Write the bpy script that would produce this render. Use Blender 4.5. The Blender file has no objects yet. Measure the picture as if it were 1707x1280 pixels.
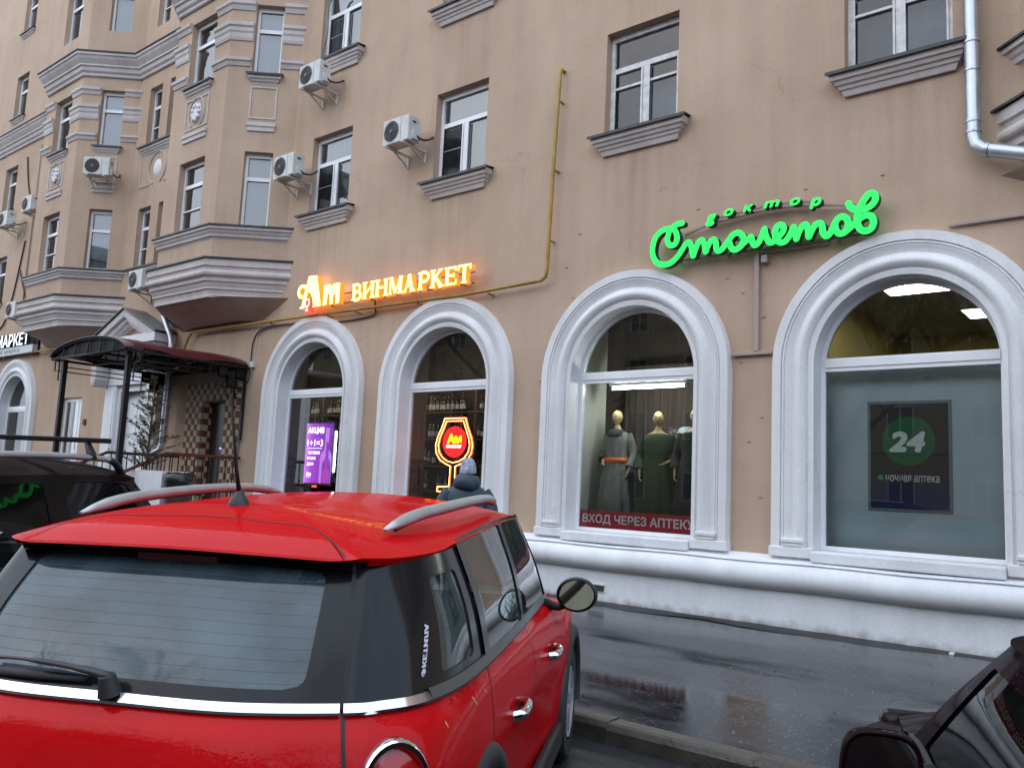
import bpy, bmesh, math, random
from mathutils import Vector, Matrix
random.seed(7)
R = math.radians
S = bpy.context.scene
COL = S.collection

# ------------------------------------------------------------------ camera
cam_d = bpy.data.cameras.new('camera'); cam = bpy.data.objects.new('camera', cam_d); COL.objects.link(cam)
YAW, PITCH, ROLL = R(39.153), R(6.962), R(2.634)
_f = Vector((-math.sin(YAW)*math.cos(PITCH), math.cos(YAW)*math.cos(PITCH), math.sin(PITCH)))
_r = Vector((math.cos(YAW), math.sin(YAW), 0)); _u = _r.cross(_f)
_r2 = math.cos(ROLL)*_r + math.sin(ROLL)*_u; _u2 = -math.sin(ROLL)*_r + math.cos(ROLL)*_u
_m = Matrix((_r2, _u2, -_f)).transposed().to_4x4(); _m.translation = (0, 0, 1.6)
cam.matrix_world = _m
cam_d.sensor_width = 36; cam_d.lens = 29.584; cam_d.clip_start = 0.05; cam_d.clip_end = 800
S.camera = cam

# ------------------------------------------------------------------ sky and sun (heavy overcast, late afternoon)
SUN_EL, SUN_AZ = R(34), R(205)
W = bpy.data.worlds.new('World'); S.world = W; W.use_nodes = True
nt = W.node_tree; nt.nodes.clear()
out = nt.nodes.new('ShaderNodeOutputWorld'); bg = nt.nodes.new('ShaderNodeBackground')
sky = nt.nodes.new('ShaderNodeTexSky'); sky.sky_type = 'NISHITA'; sky.sun_disc = False
sky.sun_elevation = SUN_EL; sky.sun_rotation = SUN_AZ; sky.air_density = 1.0; sky.dust_density = 6.0
mixn = nt.nodes.new('ShaderNodeMix'); mixn.data_type = 'RGBA'; mixn.inputs[0].default_value = 0.93
mixn.inputs[7].default_value = (4.65, 5.6, 7.0, 1)
nt.links.new(sky.outputs[0], mixn.inputs[6]); nt.links.new(mixn.outputs[2], bg.inputs[0])
bg.inputs[1].default_value = 0.115
nt.links.new(bg.outputs[0], out.inputs[0])
sd = bpy.data.lights.new('sun', 'SUN'); sd.energy = 0.6; sd.angle = R(150); sd.color = (1, .96, .9)
sun = bpy.data.objects.new('sun', sd); COL.objects.link(sun)
sun.rotation_euler = (R(90)-SUN_EL, 0, R(180)-SUN_AZ); sun.location = (0, -5, 30)
S.view_settings.view_transform = 'Standard'; S.view_settings.look = 'None'
S.view_settings.gamma = 1; S.view_settings.use_curve_mapping = False; S.view_settings.exposure = 1.27
S.render.engine = 'CYCLES'; S.cycles.use_denoising = True; S.cycles.max_bounces = 8
S.cycles.transparent_max_bounces = 24; S.cycles.sample_clamp_indirect = 4.0; S.cycles.caustics_reflective = False; S.cycles.caustics_refractive = False

# ------------------------------------------------------------------ helpers: objects
WL = {}
def tag(o, label=None, cat=None, group=None, kind=None):
    if label: o['label'] = label
    if cat: o['category'] = cat
    if group: o['group'] = group
    if kind: o['kind'] = kind
    return o
def empty(name, loc=(0, 0, 0), rz=0.0, label=None, cat=None, group=None, parent=None):
    o = bpy.data.objects.new(name, None); COL.objects.link(o); o.empty_display_size = .2
    o.location = loc; o.rotation_euler = (0, 0, rz); WL[o.name] = Vector(loc)
    if parent: o.parent = parent
    return tag(o, label, cat, group)
def link(name, me, parent=None, world=True):
    o = bpy.data.objects.new(name, me); COL.objects.link(o)
    if parent is not None:
        o.parent = parent
        if world and parent.name in WL: o.matrix_parent_inverse = Matrix.Translation(-WL[parent.name])
    return o
def copy_tree(o, parent=None):
    c = o.copy(); COL.objects.link(c)
    if parent is not None: c.parent = parent
    for ch in list(o.children): copy_tree(ch, c)
    return c

class MB:
    """collects geometry of one mesh"""
    def __init__(s): s.v = []; s.f = []
    def add(s, vs, fs):
        n = len(s.v); s.v += [tuple(p) for p in vs]; s.f += [tuple(i+n for i in q) for q in fs]; return s
    def box(s, x0, x1, y0, y1, z0, z1, T=None):
        vs = [(x, y, z) for z in (z0, z1) for y in (y0, y1) for x in (x0, x1)]
        if T: vs = [T(*p) for p in vs]
        return s.add(vs, [(0, 2, 3, 1), (4, 5, 7, 6), (0, 1, 5, 4), (2, 6, 7, 3), (0, 4, 6, 2), (1, 3, 7, 5)])
    def grid(s, rows, close_u=False, close_v=False):
        n = len(rows[0]); m = len(rows); base = len(s.v)
        for r in rows: s.v += [tuple(p) for p in r]
        for i in range(m if close_v else m-1):
            for j in range(n if close_u else n-1):
                a = base+i*n+j; b = base+i*n+(j+1) % n; c = base+((i+1) % m)*n+(j+1) % n; d = base+((i+1) % m)*n+j
                s.f.append((a, b, c, d))
        return s
    def tube(s, pts, r, n=8, cap=True, flat=1.0):
        pts = [Vector(p) for p in pts]; rows = []; up = Vector((0, 0, 1)); pn = None
        for i, p in enumerate(pts):
            d = (pts[min(i+1, len(pts)-1)]-pts[max(i-1, 0)])
            if d.length < 1e-9: d = Vector((0, 0, 1))
            d.normalize()
            a = (pn - d*pn.dot(d)) if pn is not None else (up if abs(d.z) < .95 else Vector((1, 0, 0))).cross(d)
            if a.length < 1e-6: a = Vector((0, 1, 0)).cross(d)
            a.normalize(); pn = a; b = d.cross(a)
            rr = r[i] if isinstance(r, (list, tuple)) else r
            rows.append([p + a*math.cos(2*math.pi*k/n)*rr + b*math.sin(2*math.pi*k/n)*rr*flat for k in range(n)])
        base = len(s.v); s.grid(rows, close_u=True)
        if cap:
            s.f.append(tuple(base+k for k in range(n))[::-1]); s.f.append(tuple(base+(len(rows)-1)*n+k for k in range(n)))
        return s
    def lathe(s, prof, c=(0, 0, 0), n=16, T=None):
        rows = []
        for r, z in prof:
            row = [(c[0]+r*math.cos(2*math.pi*k/n), c[1]+r*math.sin(2*math.pi*k/n), c[2]+z) for k in range(n)]
            rows.append([T(*p) for p in row] if T else row)
        return s.grid(rows, close_u=True)
    def prism(s, poly, y0, y1, T=None):
        """poly in x,z, extruded along y (front y0)"""
        n = len(poly); vs = [(x, y0, z) for x, z in poly]+[(x, y1, z) for x, z in poly]
        if T: vs = [T(*p) for p in vs]
        fs = [tuple(range(n)), tuple(range(2*n-1, n-1, -1))]+[(i, i+n, (i+1) % n+n, (i+1) % n) for i in range(n)]
        return s.add(vs, fs)
    def mesh(s, name, m, smooth=False, fix=True, merge=0):
        me = bpy.data.meshes.new(name); me.from_pydata(s.v, [], s.f); me.update()
        if fix or merge:
            bm = bmesh.new(); bm.from_mesh(me)
            if merge: bmesh.ops.remove_doubles(bm, verts=bm.verts, dist=merge)
            if fix: bmesh.ops.recalc_face_normals(bm, faces=bm.faces)
            bm.to_mesh(me); bm.free()
        if m: me.materials.append(m)
        if smooth:
            me.polygons.foreach_set('use_smooth', [True]*len(me.polygons))
            if smooth is not True: me.set_sharp_from_angle(angle=R(smooth))
        return me
    def obj(s, name, m, parent=None, smooth=False, world=True, fix=True, bevel=0, merge=0):
        o = link(name, s.mesh(name, m, smooth, fix, merge), parent, world)
        if bevel:
            b = o.modifiers.new('bevel', 'BEVEL'); b.width = bevel; b.segments = 2; b.limit_method = 'ANGLE'; b.angle_limit = R(40)
        return o
def rebase(o):
    """top-level mesh built in world space: move its origin to the middle of its base"""
    me = o.data; xs = [v.co for v in me.vertices]
    c = Vector(((min(p.x for p in xs)+max(p.x for p in xs))/2, (min(p.y for p in xs)+max(p.y for p in xs))/2, min(p.z for p in xs)))
    me.transform(Matrix.Translation(-c)); o.location = c; WL[o.name] = c
    return o
def frame_tr(ox, oy, ang):
    """s along the wall, d inwards, z up -> world; ang 0 = main facade"""
    ca, sa = math.cos(ang), math.sin(ang)
    return lambda s, d, z: (ox+s*ca-d*sa, oy+s*sa+d*ca, z)
def crom(pts, k=6):
    pts = [Vector(p) for p in pts]; o = []
    for i in range(len(pts)-1):
        p0 = pts[i-1] if i else pts[0]*2-pts[1]; p1, p2 = pts[i], pts[i+1]
        p3 = pts[i+2] if i+2 < len(pts) else pts[-1]*2-pts[-2]
        for j in range(k):
            t = j/k
            o.append(.5*((2*p1)+(p2-p0)*t+(2*p0-5*p1+4*p2-p3)*t*t+(3*p1-p0-3*p2+p3)*t*t*t))
    o.append(pts[-1]); return o

# ------------------------------------------------------------------ helpers: materials
def M(name, col, rough=.6, metal=0, spec=.5, coat=0, coat_r=.05, var=0, vscale=3, stretch=(1, 1, 1), col2=None, bump=0, bscale=80, rvar=0, emis=None, estr=0, sheen=0):
    m = bpy.data.materials.new(name); m.use_nodes = True; t = m.node_tree; b = t.nodes['Principled BSDF']
    c4 = (*col, 1); b.inputs['Base Color'].default_value = c4; b.inputs['Roughness'].default_value = rough
    b.inputs['Metallic'].default_value = metal; b.inputs['Specular IOR Level'].default_value = spec
    b.inputs['Coat Weight'].default_value = coat; b.inputs['Coat Roughness'].default_value = coat_r
    if sheen: b.inputs['Sheen Weight'].default_value = sheen
    if emis: b.inputs['Emission Color'].default_value = (*emis, 1); b.inputs['Emission Strength'].default_value = estr
    if var or bump or rvar:
        tc = t.nodes.new('ShaderNodeTexCoord'); mp = t.nodes.new('ShaderNodeMapping'); mp.inputs['Scale'].default_value = stretch
        t.links.new(tc.outputs['Object'], mp.inputs[0])
    if var or rvar:
        n = t.nodes.new('ShaderNodeTexNoise'); n.inputs['Scale'].default_value = vscale; n.inputs['Detail'].default_value = 8; n.inputs['Roughness'].default_value = .6
        t.links.new(mp.outputs[0], n.inputs[0])
    if var:
        r = t.nodes.new('ShaderNodeValToRGB'); e = r.color_ramp.elements; e[0].position = .3; e[1].position = .7
        c2 = col2 or tuple(x*(1-var) for x in col)
        e[0].color = (*c2, 1); e[1].color = (*(min(1, x*(1+var*.35)) for x in col), 1)
        t.links.new(n.outputs['Fac'], r.inputs[0]); t.links.new(r.outputs[0], b.inputs['Base Color'])
    if rvar:
        mr = t.nodes.new('ShaderNodeMapRange'); mr.inputs[1].default_value = .3; mr.inputs[2].default_value = .7
        mr.inputs[3].default_value = max(.02, rough-rvar); mr.inputs[4].default_value = rough+rvar
        t.links.new(n.outputs['Fac'], mr.inputs[0]); t.links.new(mr.outputs[0], b.inputs['Roughness'])
    if bump:
        n2 = t.nodes.new('ShaderNodeTexNoise'); n2.inputs['Scale'].default_value = bscale; n2.inputs['Detail'].default_value = 4
        t.links.new(tc.outputs['Object'], n2.inputs[0])
        bp = t.nodes.new('ShaderNodeBump'); bp.inputs['Strength'].default_value = bump; bp.inputs['Distance'].default_value = .01
        t.links.new(n2.outputs['Fac'], bp.inputs['Height']); t.links.new(bp.outputs[0], b.inputs['Normal'])
    return m
def glass(name, tint=(.9, .95, .95), ior=1.5, rough=0.0, haze=0.0, haze_col=(.5, .5, .5), refl=1.0):
    m = bpy.data.materials.new(name); m.use_nodes = True; t = m.node_tree; t.nodes.clear()
    o = t.nodes.new('ShaderNodeOutputMaterial'); mx = t.nodes.new('ShaderNodeMixShader')
    fr = t.nodes.new('ShaderNodeFresnel'); fr.inputs[0].default_value = ior
    tr = t.nodes.new('ShaderNodeBsdfTransparent'); tr.inputs[0].default_value = (*tint, 1)
    gl = t.nodes.new('ShaderNodeBsdfGlossy'); gl.inputs['Roughness'].default_value = rough; gl.inputs[0].default_value = (refl, refl, refl, 1)
    t.links.new(fr.outputs[0], mx.inputs[0]); t.links.new(gl.outputs[0], mx.inputs[2]); src = tr.outputs[0]
    if haze:  # diffuse veil; on car glass it paints in the mirrored sky
        df = t.nodes.new('ShaderNodeBsdfDiffuse'); df.inputs[0].default_value = (*haze_col, 1)
        m2 = t.nodes.new('ShaderNodeMixShader'); n = t.nodes.new('ShaderNodeTexNoise'); n.inputs['Scale'].default_value = 6; n.inputs['Detail'].default_value = 6
        tc = t.nodes.new('ShaderNodeTexCoord'); t.links.new(tc.outputs['Object'], n.inputs[0])
        mr = t.nodes.new('ShaderNodeMapRange'); mr.inputs[1].default_value = .3; mr.inputs[2].default_value = .75; mr.inputs[3].default_value = haze*.5; mr.inputs[4].default_value = haze*1.3
        t.links.new(n.outputs['Fac'], mr.inputs[0]); t.links.new(mr.outputs[0], m2.inputs[0])
        t.links.new(src, m2.inputs[1]); t.links.new(df.outputs[0], m2.inputs[2]); src = m2.outputs[0]
    t.links.new(src, mx.inputs[1]); t.links.new(mx.outputs[0], o.inputs[0])
    return m
def glow(name, col, strength, base=None):
    return M(name, base or col, rough=.5, emis=col, estr=strength)

m_plaster = M('plaster_tan', (.405, .283, .207), rough=.85, spec=.2)
def _plaster(m, base, dark, light, streak=.35, drips=False):
    t = m.node_tree; b = t.nodes['Principled BSDF']; tc = t.nodes.new('ShaderNodeTexCoord')
    def noise(sc, det, mp=None, rough=.6):
        n = t.nodes.new('ShaderNodeTexNoise'); n.inputs['Scale'].default_value = sc; n.inputs['Detail'].default_value = det; n.inputs['Roughness'].default_value = rough
        if mp:
            q = t.nodes.new('ShaderNodeMapping'); q.inputs['Scale'].default_value = mp; t.links.new(tc.outputs['Object'], q.inputs[0]); t.links.new(q.outputs[0], n.inputs[0])
        else: t.links.new(tc.outputs['Object'], n.inputs[0])
        return n
    def ramp(src, a, bb, ca, cb):
        r = t.nodes.new('ShaderNodeValToRGB'); e = r.color_ramp.elements; e[0].position = a; e[1].position = bb; e[0].color = (*ca, 1); e[1].color = (*cb, 1)
        t.links.new(src, r.inputs[0]); return r.outputs[0]
    def mul(a, bb, fac):
        x = t.nodes.new('ShaderNodeMix'); x.data_type = 'RGBA'; x.blend_type = 'MULTIPLY'; x.inputs[0].default_value = fac
        t.links.new(a, x.inputs[6]); t.links.new(bb, x.inputs[7]); return x.outputs[2]
    c = ramp(noise(.55, 9, rough=.62).outputs['Fac'], .34, .68, dark, light)
    c = mul(c, ramp(noise(1.0, 7, (2.6, 2.6, .22)).outputs['Fac'], .36, .56, (.80, .78, .77), (1, 1, 1)), streak)
    c = mul(c, ramp(noise(38, 5).outputs['Fac'], .3, .72, (.86, .85, .84), (1.04, 1.04, 1.04)), .6)
    if drips:   # rain streaks below the window ledges
        sx = t.nodes.new('ShaderNodeSeparateXYZ'); t.links.new(tc.outputs['Object'], sx.inputs[0])
        def mth(op, a, b_=None, c_=None):
            n = t.nodes.new('ShaderNodeMath'); n.operation = op
            for i, q in enumerate((a, b_, c_)):
                if q is None: continue
                if isinstance(q, (int, float)): n.inputs[i].default_value = q
                else: t.links.new(q, n.inputs[i])
            return n.outputs[0]
        fx_ = mth('ABSOLUTE', mth('SUBTRACT', mth('FRACT', mth('ADD', mth('DIVIDE', mth('ADD', sx.outputs['X'], 2.53), 3.49), .5)), .5))
        inx = mth('SUBTRACT', 1.0, mth('SMOOTH_MIN', 1.0, mth('MULTIPLY', fx_, 4.2), .3))
        fz = mth('FRACT', mth('DIVIDE', mth('SUBTRACT', sx.outputs['Z'], 3.25), 3.2))
        dz = mth('POWER', fz, 3.0)
        stn = mth('MULTIPLY', mth('MULTIPLY', inx, dz), ramp(noise(1.0, 6, (7, 7, .35)).outputs['Fac'], .42, .62, (0, 0, 0), (1, 1, 1)))
        x = t.nodes.new('ShaderNodeMix'); x.data_type = 'RGBA'; x.blend_type = 'MULTIPLY'; x.inputs[7].default_value = (.84, .825, .815, 1)
        t.links.new(stn, x.inputs[0]); t.links.new(c, x.inputs[6]); c = x.outputs[2]
    # hairline cracks
    v = t.nodes.new('ShaderNodeTexVoronoi'); v.feature = 'DISTANCE_TO_EDGE'; v.inputs['Scale'].default_value = .42
    wn = noise(1.7, 6); ad = t.nodes.new('ShaderNodeVectorMath'); ad.operation = 'MULTIPLY_ADD'
    ad.inputs[1].default_value = (.9, .9, .9); t.links.new(wn.outputs['Color'], ad.inputs[0]); t.links.new(tc.outputs['Object'], ad.inputs[2]); t.links.new(ad.outputs[0], v.inputs['Vector'])
    ck = ramp(v.outputs[0], .0, .0035, (.82, .79, .77), (1, 1, 1))
    msk = ramp(noise(.8, 2).outputs['Fac'], .52, .6, (0, 0, 0), (1, 1, 1))
    x = t.nodes.new('ShaderNodeMix'); x.data_type = 'RGBA'; x.blend_type = 'MULTIPLY'; t.links.new(msk, x.inputs[0]); t.links.new(c, x.inputs[6]); t.links.new(ck, x.inputs[7])
    t.links.new(x.outputs[2], b.inputs['Base Color'])
    bp = t.nodes.new('ShaderNodeBump'); bp.inputs['Strength'].default_value = .35; bp.inputs['Distance'].default_value = .012
    t.links.new(noise(55, 8, rough=.7).outputs['Fac'], bp.inputs['Height']); t.links.new(bp.outputs[0], b.inputs['Normal'])
_plaster(m_plaster, None, (.475, .34, .25), (.57, .423, .318), .4, True)
m_white = M('white_limewash', (.72, .72, .74), rough=.75, spec=.25); _plaster(m_white, None, (.70, .695, .71), (.84, .845, .87), .4)
m_moulding = M('grey_white_moulding', (.5, .46, .46), rough=.8, spec=.2); _plaster(m_moulding, None, (.50, .452, .438), (.66, .61, .60), .5)
m_plinth = M('white_plinth', (.72, .73, .76), rough=.7); _plaster(m_plinth, None, (.70, .72, .76), (.85, .87, .91), .4)
def _splash(m):   # mud splashed up from the pavement
    t = m.node_tree; b = t.nodes['Principled BSDF']; src = b.inputs['Base Color'].links[0].from_socket
    tc = t.nodes.new('ShaderNodeTexCoord'); sx = t.nodes.new('ShaderNodeSeparateXYZ'); t.links.new(tc.outputs['Object'], sx.inputs[0])
    n = t.nodes.new('ShaderNodeTexNoise'); n.inputs['Scale'].default_value = 5; n.inputs['Detail'].default_value = 8; t.links.new(tc.outputs['Object'], n.inputs[0])
    a = t.nodes.new('ShaderNodeMapRange'); a.inputs[1].default_value = .13; a.inputs[2].default_value = .34; a.inputs[3].default_value = 1; a.inputs[4].default_value = 0; t.links.new(sx.outputs['Z'], a.inputs[0])
    c = t.nodes.new('ShaderNodeMath'); c.operation = 'MULTIPLY'; t.links.new(a.outputs[0], c.inputs[0]); t.links.new(n.outputs['Fac'], c.inputs[1])
    r = t.nodes.new('ShaderNodeMapRange'); r.inputs[1].default_value = .28; r.inputs[2].default_value = .62; r.inputs[4].default_value = .75; t.links.new(c.outputs[0], r.inputs[0])
    x = t.nodes.new('ShaderNodeMix'); x.data_type = 'RGBA'; x.inputs[7].default_value = (.17, .14, .12, 1); t.links.new(r.outputs[0], x.inputs[0]); t.links.new(src, x.inputs[6]); t.links.new(x.outputs[2], b.inputs['Base Color'])
_splash(m_plinth)
m_bayunder = M('bay_soffit', (.56, .44, .385), rough=.85, var=.15, vscale=2)
m_flash = M('dark_flashing', (.045, .05, .055), rough=.45, metal=.3, var=.4, vscale=8)
m_pvc = M('white_pvc', (.84, .85, .88), rough=.35, var=.08, vscale=3)
m_wood = M('old_white_paint', (.76, .74, .74), rough=.6, var=.3, vscale=9, bump=.2, bscale=60)
m_glass = glass('window_glass', (.80, .86, .88), ior=2.25)
m_glass_old = glass('old_window_glass', (.72, .80, .86), ior=1.55)
m_shopglass = glass('shop_glass', (.86, .91, .90), ior=1.50)
m_room = M('room_dark', (.10, .10, .11), rough=.9)
m_roomgrey = M('room_grey', (.38, .45, .54), rough=.9, var=.3, vscale=1.5)
m_net = M('sky_tinted_net', (.46, .54, .66), rough=.9, var=.25, vscale=2.5, stretch=(9, 9, .6))  # net cloth; its blue tint stands in for sky mirrored in the panes
m_mesh = glass('insect_screen', (.30, .31, .33), ior=1.12, haze=.18, haze_col=(.12, .12, .13))
m_black = M('black_steel', (.009, .009, .010), rough=.5, spec=.2)
m_rubber = M('black_rubber', (.02, .02, .02), rough=.75)
m_zinc = M('galvanised_steel', (.52, .55, .60), rough=.38, metal=.75, var=.25, vscale=4, rvar=.1)
m_gas = M('yellow_gas_paint', (.42, .25, .045), rough=.55, var=.35, vscale=5)
m_acw = M('air_conditioner_white', (.62, .62, .60), rough=.5, var=.2, vscale=4)
m_acd = M('grille_black', (.03, .03, .032), rough=.6)
m_darkcable = M('cable', (.02, .02, .022), rough=.6)
# ------------------------------------------------------------------ the ground
def wet_asphalt(name, base, wet_lo, wet_hi, speck=.5, bumpS=.25):
    m = bpy.data.materials.new(name); m.use_nodes = True; t = m.node_tree; b = t.nodes['Principled BSDF']
    tc = t.nodes.new('ShaderNodeTexCoord')
    def noise(sc, det=6, mp=None, rough=.6):
        n = t.nodes.new('ShaderNodeTexNoise'); n.inputs['Scale'].default_value = sc; n.inputs['Detail'].default_value = det; n.inputs['Roughness'].default_value = rough
        if mp:
            q = t.nodes.new('ShaderNodeMapping'); q.inputs['Scale'].default_value = mp; t.links.new(tc.outputs['Object'], q.inputs[0]); t.links.new(q.outputs[0], n.inputs[0])
        else: t.links.new(tc.outputs['Object'], n.inputs[0])
        return n.outputs['Fac']
    def rng(src, a, bb, c, d):
        r = t.nodes.new('ShaderNodeMapRange'); r.inputs[1].default_value = a; r.inputs[2].default_value = bb; r.inputs[3].default_value = c; r.inputs[4].default_value = d
        t.links.new(src, r.inputs[0]); return r.outputs[0]
    # large damp / puddle pattern, drawn out along the pavement
    wet = noise(.8, 7, (.55, 1.5, 1), .58)
    t.links.new(rng(wet, .38, .60, wet_lo, wet_hi), b.inputs['Roughness'])
    r = t.nodes.new('ShaderNodeValToRGB'); e = r.color_ramp.elements; e[0].position = .4; e[1].position = .62
    e[0].color = (*(x*.62 for x in base), 1); e[1].color = (*(x*1.25 for x in base), 1); t.links.new(wet, r.inputs[0])
    v = t.nodes.new('ShaderNodeTexVoronoi'); v.inputs['Scale'].default_value = 75; t.links.new(tc.outputs['Object'], v.inputs[0])
    w = t.nodes.new('ShaderNodeTexWhiteNoise'); t.links.new(v.outputs['Color'], w.inputs[0])
    dens = noise(1.1, 4)
    th = rng(dens, .42, .62, .995, .93)
    cmp_ = t.nodes.new('ShaderNodeMath'); cmp_.operation = 'GREATER_THAN'; t.links.new(w.outputs[0], cmp_.inputs[0]); t.links.new(th, cmp_.inputs[1])
    near = t.nodes.new('ShaderNodeMath'); near.operation = 'LESS_THAN'; near.inputs[1].default_value = .42; t.links.new(v.outputs['Distance'], near.inputs[0])
    fac = t.nodes.new('ShaderNodeMath'); fac.operation = 'MULTIPLY'; t.links.new(cmp_.outputs[0], fac.inputs[0]); t.links.new(near.outputs[0], fac.inputs[1])
    f2 = t.nodes.new('ShaderNodeMath'); f2.operation = 'MULTIPLY'; f2.inputs[1].default_value = speck; t.links.new(fac.outputs[0], f2.inputs[0])
    mx = t.nodes.new('ShaderNodeMix'); mx.data_type = 'RGBA'; mx.inputs[7].default_value = (.34, .33, .31, 1)
    t.links.new(f2.outputs[0], mx.inputs[0]); t.links.new(r.outputs[0], mx.inputs[6]); t.links.new(mx.outputs[2], b.inputs['Base Color'])
    bp = t.nodes.new('ShaderNodeBump'); bp.inputs['Distance'].default_value = .006
    t.links.new(rng(wet, .40, .6, bumpS*.10, bumpS), bp.inputs['Strength'])
    t.links.new(noise(95, 6, None, .75), bp.inputs['Height']); t.links.new(bp.outputs[0], b.inputs['Normal'])
    b.inputs['Specular IOR Level'].default_value = .17
    return m
m_road = wet_asphalt('wet_road_asphalt', (.024, .025, .027), .14, .45, .35, .5)
m_pave = wet_asphalt('wet_pavement_asphalt', (.019, .021, .025), .035, .17, .6, .22)
m_kerb = M('wet_kerb_concrete', (.075, .066, .056), rough=.42, rvar=.15, var=.45, vscale=5, bump=.5, bscale=40)

g = MB(); n = 60
g.grid([[(-160+320*i/8, -160+164.69*j/8, 0) for i in range(9)] for j in range(9)])
g.add([(-160, 4.69, 0), (160, 4.69, 0), (160, 160, -.02), (-160, 160, -.02)], [(0, 1, 2, 3)])
tag(g.obj('road', m_road), kind='structure')
# pavement: a slightly uneven sheet from the kerb to the house
rows = []
for j in range(9):
    y = 4.96+(9.9-4.96)*j/8
    rows.append([(x*.5-36, y, .115+.008*math.sin(x*.5*1.3+y*.8)+.006*math.sin(x*.5*.6-y*1.9)) for x in range(0, 96)])
tag(MB().grid(rows).obj('pavement', m_pave, smooth=True), kind='structure')
kerb = tag(MB().box(-36, 12, 4.82, 4.95, -.05, .03).obj('kerb', m_kerb), kind='structure')
ks = MB(); L = .985
prof = [(4.80, -.04), (4.805, .09), (4.825, .122), (4.85, .132), (4.95, .134), (4.965, .10), (4.965, -.04)]
ks.grid([[(-L/2, a, b) for a, b in prof], [(L/2, a, b) for a, b in prof]]); ks.add([(-L/2, a, b) for a, b in prof], [tuple(range(7))]); ks.add([(L/2, a, b) for a, b in prof], [tuple(range(7))])
kme = ks.mesh('kerb_stone', m_kerb)
for i in range(34):
    o = link('kerb_stone', kme, kerb); o.location = (-25.5+i, random.uniform(-.012, .012), random.uniform(-.008, .004)); o.rotation_euler = (0, 0, random.uniform(-.008, .008))
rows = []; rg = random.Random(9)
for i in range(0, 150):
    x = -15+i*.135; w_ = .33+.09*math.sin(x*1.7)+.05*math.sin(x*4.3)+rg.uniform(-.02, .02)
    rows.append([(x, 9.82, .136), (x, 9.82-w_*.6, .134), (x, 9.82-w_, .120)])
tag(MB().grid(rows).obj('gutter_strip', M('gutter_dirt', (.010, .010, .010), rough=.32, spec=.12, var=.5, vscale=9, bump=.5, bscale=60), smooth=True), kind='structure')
# litter and fallen leaves, loose on the wet asphalt
lf = MB()
for i in range(160):
    x = random.uniform(-7.5, 1.5); y = random.choice([random.uniform(9.2, 9.78), random.uniform(5, 9.7)]); a = random.uniform(0, 6.3); s = random.uniform(.008, .022)
    z = .128+random.uniform(0, .004)
    lf.add([(x+math.cos(a+k*1.57)*s*(1 if k % 2 else .6), y+math.sin(a+k*1.57)*s*(1 if k % 2 else .6), z+random.uniform(0, .008)) for k in range(4)], [(0, 1, 2, 3)])
tag(lf.obj('fallen_leaves', M('dead_leaf', (.20, .15, .08), rough=.8, var=.6, vscale=30)), 'scattered scraps of dead leaf on the wet pavement by the plinth', 'leaves', kind='stuff')
pp = MB().box(-.022, .022, -.015, .015, 0, .03, lambda x, y, z: (-1.98+x+z*.4, 9.62+y, .125+z)).obj('paper_scrap', m_pvc)
tag(rebase(pp), 'small crumpled white scrap of paper lying against the white plinth', 'litter')
# ------------------------------------------------------------------ the apartment house
B = empty('apartment_building', (-16, 10, 0), 0, 'tan rendered apartment house with angular bays and white arched shop windows', 'building')
WY = 10.0

def wall_panel(name, T, rect, holes, depth, m, parent):
    """flat wall with openings; rect and holes in (s, z); reveals run inwards"""
    bm = bmesh.new(); edges = []
    def loop(pts):
        vs = [bm.verts.new(T(s, 0, z)) for s, z in pts]
        for i in range(len(vs)): edges.append(bm.edges.new((vs[i], vs[(i+1) % len(vs)])))
        return vs
    s0, s1, z0, z1 = rect
    loop([(s0, z0), (s1, z0), (s1, z1), (s0, z1)])
    loops = [(h, loop(h)) for h in holes]
    bmesh.ops.triangle_fill(bm, use_beauty=True, use_dissolve=False, edges=edges)
    for h, vs in loops:
        inner = [bm.verts.new(T(s, depth, z)) for s, z in h]
        for i in range(len(h)):
            j = (i+1) % len(h)
            try: bm.faces.new((vs[i], vs[j], inner[j], inner[i]))
            except ValueError: pass
    me = bpy.data.meshes.new(name); bm.to_mesh(me); bm.free(); me.materials.append(m)
    return link(name, me, parent)
def rect_hole(c, w, z0, z1): return [(c-w/2, z0), (c+w/2, z0), (c+w/2, z1), (c-w/2, z1)]
def arch_hole(c, r, z0, zs, n=28):
    return [(c-r, z0), (c+r, z0)]+[(c+r*math.cos(math.pi*k/n), zs+r*math.sin(math.pi*k/n)) for k in range(n+1)]

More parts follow.
